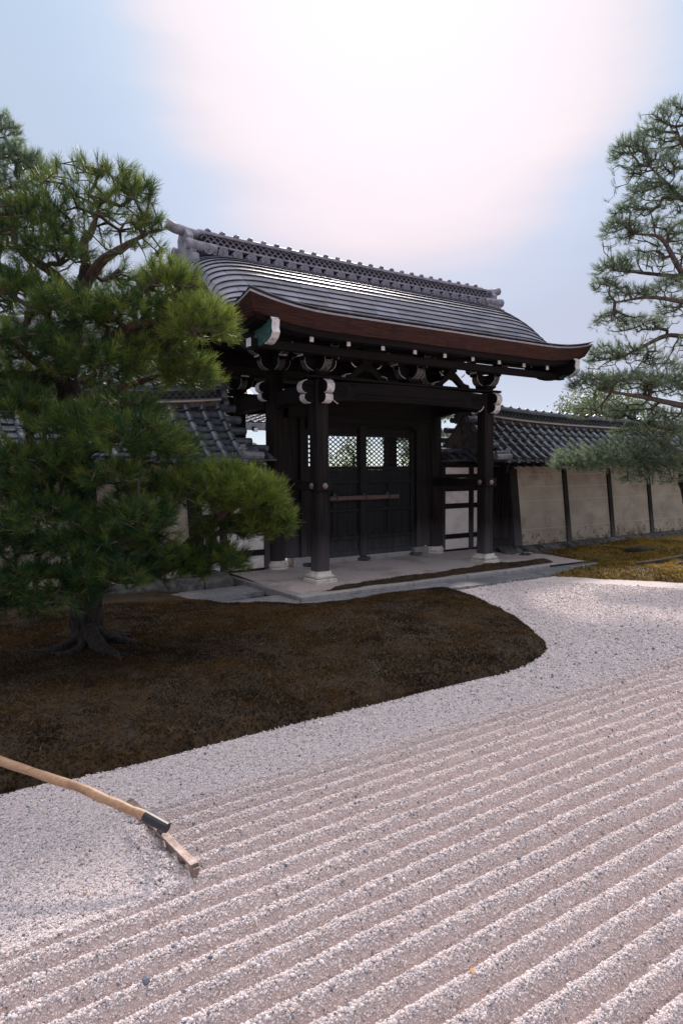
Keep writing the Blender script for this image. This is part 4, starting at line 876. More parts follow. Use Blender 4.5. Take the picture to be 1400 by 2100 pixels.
    for k in range(6):
        a = k*math.pi/3; fl.tube([(cx+.05*math.cos(a), cy-.04, cz+.05*math.sin(a)), (cx+.03*math.cos(a), cy-.07, cz+.03*math.sin(a))], [.032, .02], 7)
    fl.tube([(cx, cy-.03, cz), (cx, cy-.085, cz)], [.03, .018], 8); fl.build('flower_tile', M['tile_pale'], w)
    for k in range(2): MB().tube([(X(xr-.20-.03*k), YW-.93-.13*k, 1.99-.06*k), (X(xr+.14), YW-.96-.13*k, 2.0-.06*k)], .058, 10).build('corner_tile', M['tile_pale'], w)
    # foundation stones
    xx = E0-.45
    while xx < min(x_far, 14):
        L_ = random.uniform(.45, .95); b = MB(); p, q = sorted((X(xx), X(xx+L_-.015))); n_ = 6; P = []
        for i in range(n_+1):
            px_ = p+(q-p)*i/n_
            edge = .03 if i in (0, n_) else 0; yo = random.uniform(-.03, .03)
            P += [(px_, YW-.98+edge*1.5+yo, G-.06), (px_, YW-.96+edge+yo+random.uniform(-.02, .02), .02), (px_, YW-.86+edge+random.uniform(-.02, .02), .10+random.uniform(-.02, .012)-edge), (px_, YW-.70, .13)]
        b.add(P, [(i*4+k, i*4+k+1, (i+1)*4+k+1, (i+1)*4+k) for i in range(n_) for k in range(3)]+[(0, 1, 2, 3), tuple(range(4*n_, 4*n_+4))]); b.build('foundation_stone', M['rock'], w); xx += L_
    MB().box((min(X(E0-.4), X(x_far)), YW-.72, G-.06), (max(X(E0-.4), X(x_far)), YW+.8, .118)).build('footing', M['rock'], w)
    return w
right_posts = [12.42-XC+1.6*k for k in range(8)]
tiled_wall(1, 22, 10.10, 'long beige plaster wall with dark posts and grey tiled roof right of the gate', right_posts, 1)
tiled_wall(-1, 16, 10.38, 'beige plaster wall with grey tiled roof behind the big pine on the left', [4.9+1.6*k for k in range(6)], 9)
# rough rocks at the foot of the right wall
for k in range(18):
    xx = 10.55+k*.42+random.uniform(-.1, .1); yy = 9.02+random.uniform(-.10, .08); s_ = random.uniform(.05, .13)
    b = MB(); vs_ = []
    for i in range(5):
        for j in range(8):
            ph = math.pi*(i+.5)/5; th = 2*math.pi*j/8; r_ = s_*random.uniform(.75, 1.15); vs_.append((xx+1.5*r_*math.sin(ph)*math.cos(th), yy+r_*math.sin(ph)*math.sin(th), -.03+.6*r_*math.cos(ph)))
    b.add(vs_, [(i*8+j, i*8+(j+1) % 8, (i+1)*8+(j+1) % 8, (i+1)*8+j) for i in range(4) for j in range(8)]+[tuple(range(8))[::-1], tuple(range(32, 40))])
    o = b.build('edge_rock', M['rock']); tag(o, 'small rough dark rock at the foot of the right hand plaster wall', 'rock', 'rocks along the foot of the right wall')

# ================================================================== THE RAKE
ray_a, ray_b = px_ray(0, 1556), px_ray(345, 1700)
head_c = Vector((1.075, 3.06, G+.105))
rake = thing('gravel_rake', (1.06, 3.05, G), 'long handled gravel rake with steel toothed head standing in the furrows', 'rake')
rp0, rp1 = Vector((1.06, 2.67, G+.088)), Vector((1.01, 3.40, G+.088))
dr_ = (rp1-rp0).normalized(); sd_ = Vector((dr_.y, -dr_.x, 0))
b = MB(); b.beam(rp0, rp1, .036, .012); b.beam(rp0+Vector((.018, 0, -.014))*1, rp1+Vector((.018, 0, -.014)), .006, .032); hd = b.build('rake_head', M['steel'], rake)
for k in range(7):
    p = rp0.lerp(rp1, .008+k*(.984/6)); t_ = MB()
    t_.add([p+dr_*a+sd_*c+Vector((0, 0, z)) for z, h_, w_ in ((-.0075, .024, .015), (-.05, .016, .010), (-.115, .004, .004)) for a, c in ((-h_, -w_), (h_, -w_), (h_, w_), (-h_, w_))], [(i*4+k2, i*4+(k2+1) % 4, (i+1)*4+(k2+1) % 4, (i+1)*4+k2) for i in range(2) for k2 in range(4)]+[(3,2,1,0), (8,9,10,11)]); t_.build('tooth', M['steel'], rake)
fp0 = at_depth(344, 1698, 3.02); fp1 = at_depth(306, 1679, 3.06); fp0.z = max(fp0.z, G+.10)
far = at_depth(-420, 1390, 3.55)
mid0 = at_depth(0, 1558, 3.28)
hp = spline([fp1, at_depth(240, 1648, 3.10), at_depth(150, 1612, 3.16), mid0, at_depth(-200, 1476, 3.42), far], 7)
wob = [Vector(p)+Vector((0, 0, .002*math.sin(i*1.1)+.003*math.sin(i*.5+1))) for i, p in enumerate(hp)]
MB().tube(wob, [.0212+.0012*math.sin(i*1.3)+.0008*math.sin(i*2.7) for i in range(len(wob))], 10).build('handle', M['handle'], rake, smooth=True)
MB().tube([fp0, Vector(wob[0]).lerp(fp0, .04), Vector(wob[1])], [.023, .0255, .025], 12).build('ferrule', M['ferrule'], rake)
MB().beam(fp0.lerp(Vector(wob[0]), .2)+Vector((0, 0, -.02)), rp0.lerp(rp1, .5)+Vector((0, 0, .004)), .02, .02).build('tang', M['ferrule'], rake)

# ================================================================== HALL AND SHRUBS BEYOND THE WALL
def hall():
    o = thing('temple_hall', (6.0, 24.0, 0), 'distant temple hall with pale tiled roofs seen behind the left wall and gate', 'building')
    x0, x1, yf_, yb_ = -6.0, 10.9, 20.0, 28.0
    MB().box((x0+1, yf_, 0), (x1-1, yb_, 3.3)).build('hall_wall', M['plaster'], o)
    for k in range(8):
        xx = x0+1+k*1.95; MB().box((xx, yf_-.06, 0), (xx+.2, yf_+.04, 3.2)).build('hall_post', M['wood_v'], o)
    zr_ = curve1([(0, 3.15), (1.5, 3.75), (3, 4.6), (4.6, 5.75), (5.2, 6.2)])
    def slope(y_e, sg, zf, L, xa, xb, name):
        vs_ = np.linspace(0, L, 14); b = MB(); P = []
        for v in vs_: P += [(xa, y_e+sg*v, zf(v)), (xb, y_e+sg*v, zf(v)), (xb, y_e+sg*v, zf(v)-.22), (xa, y_e+sg*v, zf(v)-.22)]
        n = len(vs_); b.add(P, [(i*4+k, i*4+(k+1) % 4, (i+1)*4+(k+1) % 4, (i+1)*4+k) for i in range(n-1) for k in range(4)]+[(3,2,1,0), tuple(range(4*n-4, 4*n))]); return b.build(name, M['tile_pale'], o)
    slope(18.6, 1, zr_, 5.2, x0, x1, 'main_roof'); slope(29.0, -1, zr_, 5.2, x0, x1, 'main_roof')
    wv = MB()                                            # wave of pan tiles over the front slope
    for k in range(int((x1-x0)/.28)):
        xx = x0+.14+k*.28
        for j in range(26):
            v0, v1 = j*.2, j*.2+.2; z0, z1 = float(zr_(v0)), float(zr_(v1))
            wv.add([(xx-.13, 18.6+v0, z0+.05), (xx-.05, 18.6+v0, z0+.10), (xx+.06, 18.6+v0, z0+.045), (xx+.14, 18.6+v0, z0+.05), (xx-.13, 18.6+v1, z1+.012), (xx-.05, 18.6+v1, z1+.06), (xx+.06, 18.6+v1, z1+.008), (xx+.14, 18.6+v1, z1+.012)], [(0,1,5,4),(1,2,6,5),(2,3,7,6)])
    t_ = wv.build('pan_tiles', M['tile_pale'], o, fix=False); t_['kind'] = 'stuff'
    MB().bbox((x0-.2, 23.55, 6.1), (x1+.2, 24.05, 6.6), .05).build('hall_ridge', M['tile_pale'], o)
    for k in range(35):
        xx = x0+.2+k*.48; rf = MB(); rf.beam((xx, 18.45, 2.93), (xx, 20.0, 3.45), .10, .12); r_ = rf.build('hall_rafter', M['wood_y'], o); MB().box((xx-.055, 18.42, 2.87), (xx+.055, 18.45, 2.99)).build('white_tip', M['white'], r_)
    zl = curve1([(0, 1.95), (1, 2.2), (2, 2.55)])
    slope(16.6, 1, zl, 2.0, 6.0, 9.6, 'pent_roof')
    wv = MB()
    for k in range(12):
        xx = 6.14+k*.28
        for j in range(10):
            v0 = j*.2; z0, z1 = float(zl(v0)), float(zl(v0+.2)); wv.add([(xx-.13, 16.6+v0, z0+.05), (xx-.05, 16.6+v0, z0+.10), (xx+.06, 16.6+v0, z0+.045), (xx+.14, 16.6+v0, z0+.05), (xx-.13, 16.8+v0, z1+.012), (xx-.05, 16.8+v0, z1+.06), (xx+.06, 16.8+v0, z1+.008), (xx+.14, 16.8+v0, z1+.012)], [(0,1,5,4),(1,2,6,5),(2,3,7,6)])
    t_ = wv.build('pent_pan_tiles', M['tile_pale'], o, fix=False); t_['kind'] = 'stuff'
    MB().box((6.2, 17.6, 0), (9.4, 18.4, 2.1)).build('pent_wall', M['plaster'], o)
hall()

# ================================================================== TREES
def needles(T, D, K, L, w, spread=(.18, .92), shoot=.06):
    """T tuft origins, D tuft axes -> triangles"""
    n = len(T); A = D/np.linalg.norm(D, axis=1, keepdims=True)
    ref = np.where(np.abs(A[:, 2:3]) < .9, np.array([[0, 0, 1.]]), np.array([[1., 0, 0]])); B = np.cross(A, ref); B /= np.linalg.norm(B, axis=1, keepdims=True); C = np.cross(A, B)
    ph = rng.uniform(0, 6.283, (n, K)); al = rng.uniform(spread[0], spread[1], (n, K)); s = rng.uniform(-shoot, shoot*.6, (n, K)); ln = L*rng.uniform(.5, 1.12, (n, K))*rng.uniform(.75, 1.15, (n, 1))
    al = np.where(s > shoot*.2, al*.6, al)
    dr = A[:, None]*np.cos(al)[..., None]+(B[:, None]*np.cos(ph)[..., None]+C[:, None]*np.sin(ph)[..., None])*np.sin(al)[..., None]
    O = T[:, None]+A[:, None]*s[..., None]; tip = O+dr*ln[..., None]; tip[..., 2] -= .06*ln
    sd = np.cross(dr, rng.normal(size=(n, K, 3))); sd /= np.linalg.norm(sd, axis=2, keepdims=True)+1e-9; sd *= w/2
    V = np.stack([O-sd*.7, O+sd*.7, tip+sd*.35, tip-sd*.35], 2)
    return V
def grow(skel, attr, step=.11, jitter=.02, alpha=.30):
    """connect attractors to a skeleton; returns nodes, parents, attractor node ids"""
    P = [np.array(p) for p, _, _ in skel]; par = [q for _, q, _ in skel]; plen = [l for _, _, l in skel]; cap = len(P)+len(attr)*14; N_ = np.zeros((cap, 3)); N_[:len(P)] = P; PL = np.zeros(cap); PL[:len(P)] = plen; cnt = len(P)
    d0 = np.array([np.min(np.linalg.norm(N_[:cnt]-a, axis=1)) for a in attr]); ids = []
    for ai in np.argsort(d0):
        a = attr[ai]; dv = a-N_[:cnt]; dist = np.linalg.norm(dv, axis=1); pen = np.where(dv[:, 2] < -.05, .25*-dv[:, 2], 0); j = int(np.argmin(dist+alpha*PL[:cnt]*.5+pen)); d = dist[j]; k = max(1, int(d/step)); prev = j; base = N_[j].copy()
        k = min(k, 12)
        for s in range(1, k+1):
            t = s/k; p = base+(a-base)*t; p[2] -= .10*d*math.sin(math.pi*t)*(0.6 if s < k else 0)
            if s < k: p = p+rng.normal(0, jitter, 3)
            N_[cnt] = p; par.append(prev); PL[cnt] = PL[prev]+d/k; prev = cnt; cnt += 1
        ids.append((ai, prev))
    return N_[:cnt], par, ids
def tubes_np(P0, P1, r0, r1, n=4):
    d = P1-P0; L = np.linalg.norm(d, axis=1, keepdims=True)+1e-9; d = d/L; ref = np.where(np.abs(d[:, 2:3]) < .9, np.array([[0, 0, 1.]]), np.array([[1., 0, 0]])); a = np.cross(d, ref); a /= np.linalg.norm(a, axis=1, keepdims=True); b = np.cross(d, a)
    an = 2*np.pi*np.arange(n)/n; c = np.cos(an)[None, :, None]; s = np.sin(an)[None, :, None]; ring = a[:, None]*c+b[:, None]*s
    V = np.concatenate([P0[:, None]+ring*r0[:, None, None], P1[:, None]+ring*r1[:, None, None]], 1); m_ = len(P0); i = np.arange(m_)[:, None]*2*n; k = np.arange(n)[None]
    F = np.stack([i+k, i+(k+1) % n, i+n+(k+1) % n, i+n+k], 2).reshape(-1, 4); return V.reshape(-1, 3), F
def bark_tube(pts, rads, n=14, rough=.12):
    P = spline(pts, 8); r = np.interp(np.linspace(0, 1, len(P)), np.linspace(0, 1, len(rads)), rads); b = MB(); b.tube([tuple(p) for p in P], list(r), n)
    out_ = []
    for i, v in enumerate(b.v):
        c = P[min(i//n, len(P)-1)]; v = np.array(v); k = 1+rough*(random.random()-.5)*2; out_.append(tuple(c+(v-c)*k))
    b.v = out_; return b, P, r
def pine(name, label, base, trunk, trunk_r, limbs, pads, needle_mat, K=50, L=.108, w=.0039, tip_r=.0042, group=None, dens=.95, roots=(), bark='bark', upb=.55, tint=(.26, .2), outer=.55):
    o = thing(name, base, label, 'tree', group)
    b, TP, TR = bark_tube(trunk, trunk_r, 14); b.build('trunk', M[bark], o, smooth=True)
    skel = []; acc = 0
    for i, p in enumerate(TP):
        if i: acc += np.linalg.norm(TP[i]-TP[i-1])
        skel.append((p, i-1, acc*.3))
    for pts, rr in limbs:
        b, LP, LR = bark_tube(pts, rr, 8, .10); b.build('limb', M['bark_red' if needle_mat is M['needle'] else 'bark_grey'], o, smooth=True); acc = 0
        s0 = len(skel)
        for i, p in enumerate(LP):
            if i: acc += np.linalg.norm(LP[i]-LP[i-1])
            skel.append((p, s0+i-1 if i else 0, acc*.5))
    for pts, rr in roots:
        bark_tube(pts, rr, 8, .15)[0].build('root', M[bark], o, smooth=True)
    A = []; AD = []; AT = []
    for (c, r, n, sp, *opt) in pads:
        n = max(1, int(n*dens))*4; out_r = opt[0] if opt else outer; c = np.array(c); r = np.array(r); u = rng.normal(size=(n, 3)); u /= np.linalg.norm(u, axis=1, keepdims=True); u[:, 2] = np.where(u[:, 2] < -.25, -u[:, 2]*.6, u[:, 2])
        rad = rng.uniform(out_r, 1.0, (n, 1))**.7; Pc = c+u*rad*r; sel = [0]; dm = np.linalg.norm(Pc-Pc[0], axis=1)
        for _ in range(n//4-1):
            j = int(np.argmax(dm*rng.uniform(.6, 1, n))); sel.append(j); dm = np.minimum(dm, np.linalg.norm(Pc-Pc[j], axis=1))
        u = u[sel]; A.append(Pc[sel]); d = u*r/np.max(r); AD.append(d*.75+np.array([0, 0, upb])); AT.append(np.full(len(sel), sp))
    A = np.vstack(A); AD = np.vstack(AD); AT = np.concatenate(AT)
    Nn, par, ids = grow(skel, A); par = np.array(par); nsk = len(skel)
    cnt = np.zeros(len(Nn)); 
    for _, i in ids: cnt[i] += 1
    for i in range(len(Nn)-1, nsk-1, -1): cnt[par[i]] += cnt[i]
    rr = np.minimum(tip_r*np.power(np.maximum(cnt, 1), .47), .045); e = np.arange(nsk, len(Nn)); pr = par[e]; V, F = tubes_np(Nn[pr], Nn[e], np.where(pr >= nsk, rr[pr], rr[e]*1.1), rr[e])
    off = np.array(base)
    tw = link('twigs', fast_mesh('twigs', V-off, F, smooth=True), M['twig'], o, base); tw['kind'] = 'stuff'
    # tufts: every attractor, plus a few along its last stretch
    T = []; D = []; S = []
    for ai, i in ids:
        g_ = Nn[i]-Nn[par[i]]; g_ = g_/(np.linalg.norm(g_)+1e-9); d = AD[ai]+.45*g_
        T.append(Nn[i]); D.append(d); S.append(AT[ai])
        for q in range(1):
            T.append(Nn[i]+rng.normal(0, .03, 3)-d*rng.uniform(0, .05)); D.append(d+rng.normal(0, .35, 3)); S.append(AT[ai])
    T = np.array(T); D = np.array(D); S = np.array(S); Vn = needles(T, D, K, L, w); n = len(T)
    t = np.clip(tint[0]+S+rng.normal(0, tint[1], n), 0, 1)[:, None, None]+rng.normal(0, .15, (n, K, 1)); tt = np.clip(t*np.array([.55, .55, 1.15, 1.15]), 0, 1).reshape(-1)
    V = Vn.reshape(-1, 3)-off; cr_ = link('crown', fast_mesh('crown', V, np.arange(len(V)).reshape(-1, 4), tt), needle_mat, o, base); cr_['kind'] = 'stuff'
    print(name, 'tufts', n, 'needles', n*K)
    return o
def PD(x, y, dd, rx, ry, n, tint=0.0, D0=6.35, rz=None, shell=None):
    """pad given by photo position and depth; radii in photo pixels"""
    d = D0+dd; c = at_depth(x, y, d); s = d/1390; return (tuple(c), (rx*s, (rz or rx)*s, ry*s), n, tint) + ((shell,) if shell else ())

# ---- the big left pine
pb = on_z(180, 1318, .05)
def Q(x, y, dd=0.0, D0=6.35): return tuple(at_depth(x, y, D0+dd))
trunk = [(pb.x, pb.y, -.02), Q(178, 1240), Q(176, 1120, .05), Q(168, 1000, .05), Q(150, 880), Q(140, 780, -.05), Q(150, 690, 0), Q(168, 600, .05), Q(178, 545, .05)]
lim = [([Q(168, 600), Q(205, 540, -.1), Q(255, 505, -.15), Q(300, 480, -.2)], (.055, .05, .03, .012)),
       ([Q(178, 545), Q(172, 500, .1), Q(190, 470, .1), Q(205, 420, .15)], (.05, .045, .03, .012)),
       ([Q(160, 630), Q(120, 570, -.2), Q(80, 540, -.3), Q(30, 500, -.4)], (.05, .045, .035, .015)),
       ([Q(152, 670), Q(90, 600, .3), Q(30, 560, .5), Q(-40, 520, .6)], (.05, .04, .03, .015)),
       ([Q(145, 750), Q(230, 690, -.4), Q(320, 660, -.6), Q(400, 690, -.7)], (.05, .04, .03, .012)),
       ([Q(143, 800), Q(60, 730, -.5), Q(10, 690, -.8)], (.045, .035, .014)),
       ([Q(145, 840), Q(240, 800, .2), Q(330, 770, .2), Q(400, 770, .1)], (.045, .035, .025, .012)),
       ([Q(155, 930), Q(240, 900, -.6), Q(320, 880, -.9)], (.045, .035, .012)),
       ([Q(160, 960), Q(80, 930, -.5), Q(0, 930, -.8)], (.045, .035, .015)),
       ([Q(172, 1060), Q(90, 1060, -.7), Q(20, 1080, -1.0)], (.045, .035, .012)),
       ([Q(176, 1150), Q(250, 1185, -.1), Q(332, 1169, -.2), Q(385, 1120, -.2), Q(428, 1083, -.25), Q(480, 1040, -.3), Q(540, 1020, -.3)], (.065, .062, .06, .05, .045, .03, .012)),
       ([Q(340, 1160, -.2), Q(400, 1160, -.3), Q(450, 1150, -.35)], (.035, .025, .012)),
       ([Q(176, 1100), Q(250, 1090, -.6), Q(310, 1060, -.9)], (.04, .03, .012)),
       ([Q(177, 1170), Q(110, 1180, -.6), Q(50, 1190, -.9)], (.04, .03, .012))]
pads = [PD(50, 480, -.2, 105, 75, 120), PD(-60, 470, .2, 90, 80, 60), PD(185, 520, .05, 150, 180, 150, .12, shell=.93), PD(130, 440, .4, 110, 80, 50, .05), PD(285, 400, -.1, 38, 36, 26, .1), PD(305, 470, -.1, 32, 30, 20, .1), PD(230, 370, .1, 60, 30, 24, .1), PD(110, 520, -.5, 70, 40, 45),  # pad tints paint the light: sunlit right pads yellower, shaded lower pads darker
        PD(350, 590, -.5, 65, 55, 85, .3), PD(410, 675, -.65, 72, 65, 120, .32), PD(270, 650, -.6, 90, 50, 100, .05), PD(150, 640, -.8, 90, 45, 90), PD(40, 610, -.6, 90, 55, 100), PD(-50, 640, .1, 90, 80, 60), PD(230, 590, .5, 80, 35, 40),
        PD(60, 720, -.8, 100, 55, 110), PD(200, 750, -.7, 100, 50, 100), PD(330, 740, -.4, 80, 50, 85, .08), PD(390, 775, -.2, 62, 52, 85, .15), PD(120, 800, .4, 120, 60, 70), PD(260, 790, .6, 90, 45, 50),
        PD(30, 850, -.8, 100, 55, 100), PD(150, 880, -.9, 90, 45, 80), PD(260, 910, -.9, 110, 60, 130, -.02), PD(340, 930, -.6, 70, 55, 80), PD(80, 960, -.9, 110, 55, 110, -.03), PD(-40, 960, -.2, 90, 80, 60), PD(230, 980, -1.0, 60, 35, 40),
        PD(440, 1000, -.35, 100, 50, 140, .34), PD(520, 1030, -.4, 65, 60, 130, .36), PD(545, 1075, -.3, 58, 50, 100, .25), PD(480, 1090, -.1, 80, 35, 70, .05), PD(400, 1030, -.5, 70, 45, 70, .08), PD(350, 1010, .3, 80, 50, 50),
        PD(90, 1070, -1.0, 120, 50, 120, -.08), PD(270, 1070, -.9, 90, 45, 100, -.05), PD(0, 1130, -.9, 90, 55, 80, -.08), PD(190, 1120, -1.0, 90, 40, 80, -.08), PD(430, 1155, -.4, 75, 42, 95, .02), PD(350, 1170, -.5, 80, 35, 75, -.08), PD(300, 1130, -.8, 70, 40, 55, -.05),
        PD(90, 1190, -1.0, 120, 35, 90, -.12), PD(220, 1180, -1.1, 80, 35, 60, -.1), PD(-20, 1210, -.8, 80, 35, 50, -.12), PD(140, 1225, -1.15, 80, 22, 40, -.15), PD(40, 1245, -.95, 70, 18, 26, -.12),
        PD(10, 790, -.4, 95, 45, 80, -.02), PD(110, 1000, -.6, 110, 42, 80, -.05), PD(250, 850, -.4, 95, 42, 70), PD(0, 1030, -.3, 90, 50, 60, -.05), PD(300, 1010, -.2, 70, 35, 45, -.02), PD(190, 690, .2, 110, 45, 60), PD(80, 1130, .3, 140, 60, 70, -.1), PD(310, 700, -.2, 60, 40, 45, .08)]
def root(px, r0=.075):
    pts = [Q(180, 1285)]+[tuple(on_z(x, y, z+.075)) for x, y, z in px]; return (pts, [r0]+list(np.linspace(r0*.8, .016, len(px))))
roots = [root(((150, 1318, .05), (110, 1333, .035), (60, 1336, .02))), root(((205, 1328, .06), (235, 1342, .05), (255, 1362, .02)), .085), root(((215, 1335, .05), (255, 1345, .04), (295, 1354, .02)), .05), root(((225, 1310, .06), (262, 1316, .05), (290, 1318, .02)), .08), root(((170, 1325, .05), (150, 1338, .04), (125, 1341, .02)), .06), root(((195, 1300, .07), (235, 1304, .06), (268, 1303, .03)), .06)]
pine('pine_tree', 'big shaggy pine on the dark moss mound, its trunk and roots in view', (pb.x, pb.y, -.02), trunk, (.17, .135, .125, .12, .11, .10, .085, .07, .05), lim, pads, M['needle'], roots=roots)

# ---- second pine behind it, far left
D2 = 10.5
pine('pine_tree', 'blue green pine top rising behind the big pine at far left', tuple(on_z(-160, 1210, 0)), [tuple(on_z(-160, 1210, -.05)), Q(-150, 900, 0, D2), Q(-130, 600, 0, D2), Q(-90, 400, 0, D2), Q(-60, 260, 0, D2)], (.16, .14, .11, .07, .03),
     [([Q(-120, 520, 0, D2), Q(-40, 430, -.3, D2), Q(40, 370, -.4, D2)], (.06, .04, .015)), ([Q(-90, 400, 0, D2), Q(-30, 300, -.2, D2), Q(10, 260, -.2, D2)], (.05, .03, .012))],
     [PD(10, 280, -.2, 32, 50, 45, 0, D2), PD(30, 340, -.3, 55, 45, 90, 0, D2), PD(70, 350, -.4, 38, 40, 45, 0, D2), PD(10, 400, -.4, 60, 40, 80, -.05, D2), PD(-50, 330, 0, 70, 80, 60, 0, D2), *[PD(-190+_k*53 % 130, 330+_k*52, (-1)**_k*.5, 75, 30, 45, -.05, D2) for _k in range(9)]], M['needle_far'], K=40, L=.12, w=.0055, bark='bark')

# ---- tall pine at the right edge
D3 = 12.6
rb = on_z(1432, 1150, .0); D3 = (rb-CAM).dot(AF)
Q3 = lambda x, y, dd=0: Q(x, y, dd, D3)
rt = [(rb.x, rb.y, -.05), Q3(1420, 1040), Q3(1408, 960), Q3(1440, 860), Q3(1470, 720), Q3(1465, 560), Q3(1450, 420), Q3(1430, 300), Q3(1410, 230)]
rl = [([Q3(1465, 590), Q3(1400, 560, -.2), Q3(1355, 490, -.3), Q3(1300, 480, -.3)], (.06, .05, .035, .012)), ([Q3(1455, 430), Q3(1400, 410, -.1), Q3(1365, 375, -.1), Q3(1330, 340, -.1)], (.05, .045, .03, .012)),
      ([Q3(1470, 700), Q3(1400, 690, .1), Q3(1360, 690, .1), Q3(1300, 720, .1), Q3(1250, 740, .1)], (.05, .045, .04, .025, .01)), ([Q3(1470, 590), Q3(1400, 570, .3), Q3(1320, 560, .4), Q3(1260, 555, .4)], (.05, .045, .03, .012)), ([Q3(1468, 640), Q3(1400, 620, -.2), Q3(1330, 610, -.3), Q3(1260, 620, -.3)], (.05, .04, .03, .012)),
      ([Q3(1450, 840), Q3(1390, 830, -.3), Q3(1320, 815, -.4), Q3(1230, 800, -.5)], (.07, .055, .04, .015)), ([Q3(1430, 880), Q3(1370, 880, .2), Q3(1300, 860, .3)], (.05, .035, .015)),
      ([Q3(1412, 970, 0), Q3(1385, 925, -.1), Q3(1310, 927, -.3), Q3(1260, 935, -.4), Q3(1180, 955, -.5)], (.075, .06, .045, .03, .012)), ([Q3(1400, 940), Q3(1370, 915, -.1), Q3(1340, 902, -.1)], (.05, .05, .045)), ([Q3(1440, 360), Q3(1400, 300, 0), Q3(1385, 260, 0)], (.04, .03, .012))]
PD3 = lambda *a: PD(*a, D0=D3)
rpads = [PD3(1375, 245, 0, 38, 42, 55, 0), PD3(1330, 290, 0, 32, 38, 40, 0), PD3(1290, 320, 0, 42, 45, 70, 0), PD3(1340, 350, 0, 55, 32, 70, 0), PD3(1400, 320, .2, 50, 60, 60, 0), PD3(1330, 400, -.1, 48, 30, 60, 0), PD3(1390, 420, -.2, 50, 40, 60, 0),
         PD3(1290, 440, 0, 40, 26, 40, 0), PD3(1265, 475, -.1, 36, 28, 45, 0), PD3(1330, 480, -.2, 55, 28, 55, 0), PD3(1390, 500, 0, 50, 40, 50, 0), PD3(1255, 555, .3, 42, 28, 50, 0), PD3(1310, 540, .2, 55, 25, 50, 0), PD3(1240, 590, 0, 30, 25, 30, 0), PD3(1290, 610, -.2, 50, 24, 50, 0), PD3(1370, 600, -.1, 50, 35, 55, 0),
         PD3(1250, 660, 0, 35, 26, 35, 0), PD3(1310, 670, 0, 50, 22, 45, 0), PD3(1380, 650, .1, 40, 40, 40, 0), PD3(1240, 735, 0, 40, 30, 45, 0), PD3(1290, 730, .1, 40, 24, 35, 0), PD3(1350, 760, 0, 50, 30, 40, .05), PD3(1210, 790, -.4, 45, 28, 60, .08), PD3(1290, 790, -.4, 60, 30, 110, .10), PD3(1370, 800, -.3, 60, 36, 110, .05), PD3(1300, 850, .2, 60, 26, 80, .06), PD3(1370, 865, .1, 50, 26, 70, .04),
         PD3(1230, 850, .3, 60, 34, 60, .08), PD3(1330, 890, .2, 80, 26, 60, .05), PD3(1180, 955, -.5, 52, 26, 75, .02), PD3(1240, 960, -.5, 58, 34, 70, .0), PD3(1200, 940, -.4, 70, 34, 45, .05), PD3(1280, 928, -.4, 70, 34, 55, .03), PD3(1330, 985, -.4, 60, 24, 40, .0), PD3(1350, 915, -.2, 60, 30, 45, .03), PD3(1340, 940, -.3, 60, 28, 50, .05), PD3(1290, 950, -.3, 45, 26, 50, .0), PD3(1350, 960, -.2, 48, 26, 70, .04), PD3(1250, 940, -.2, 60, 18, 40, .02), PD3(1330, 500, .3, 95, 270, 90, 0), PD3(1310, 760, .2, 110, 110, 60, 0), PD3(1440, 500, .3, 60, 200, 90, 0), *[PD3(1475+_k*17 % 110, 270+_k*62, (-1)**_k*.6, 60+_k*4, 30, 45, 0) for _k in range(11)], PD3(1470, 800, .3, 80, 90, 70, 0)]
rroots = [([(rb.x, rb.y, .1), tuple(on_z(1395, 1160, .04)), tuple(on_z(1385, 1150, .03)), tuple(on_z(1370, 1146, .02))], (.08, .06, .04, .02)), ([(rb.x, rb.y, .1), tuple(on_z(1360, 1152, .05)), tuple(on_z(1310, 1158, .04)), tuple(on_z(1280, 1163, .01))], (.08, .06, .045, .02)),
          ([tuple(on_z(1345, 1125, .02)), tuple(on_z(1310, 1130, .07)), tuple(on_z(1290, 1131, .06)), tuple(on_z(1268, 1132, .0))], (.03, .09, .08, .02))]
pine('pine_tree', 'tall layered pine at the right edge reaching over the tiled wall', (rb.x, rb.y, -.05), rt, (.19, .16, .15, .13, .12, .10, .08, .05, .03), rl, rpads, M['needle_far'], K=22, L=.095, w=.0052, dens=1.65, roots=rroots, tint=(.30, .2))
# ---- pine behind the wall seen in the gap right of the doors
D4 = 22.0; Q4 = lambda x, y, dd=0: Q(x, y, dd, D4)
gb_ = on_z(1000, 1030, 0)
pine('pine_tree', 'small pale pine beyond the wall, seen in the gap right of the doors', tuple(at_depth(880, 1075, D4)), [Q4(880, 1075), Q4(885, 980), Q4(880, 900), Q4(890, 840)], (.16, .13, .1, .05), [([Q4(884, 960), Q4(910, 920), Q4(935, 880)], (.06, .05, .02)), ([Q4(882, 920), Q4(840, 900), Q4(790, 905)], (.06, .05, .02))],
     [PD(925, 860, 0, 35, 20, 50, .1, D4), PD(905, 900, 0, 40, 20, 60, .1, D4), PD(925, 925, 0, 35, 22, 50, .1, D4), PD(820, 905, 0, 40, 22, 60, .1, D4), PD(860, 930, 0, 40, 25, 50, .1, D4), PD(880, 850, 0, 45, 26, 50, .1, D4)], M['needle_far'], K=26, L=.16, w=.012)

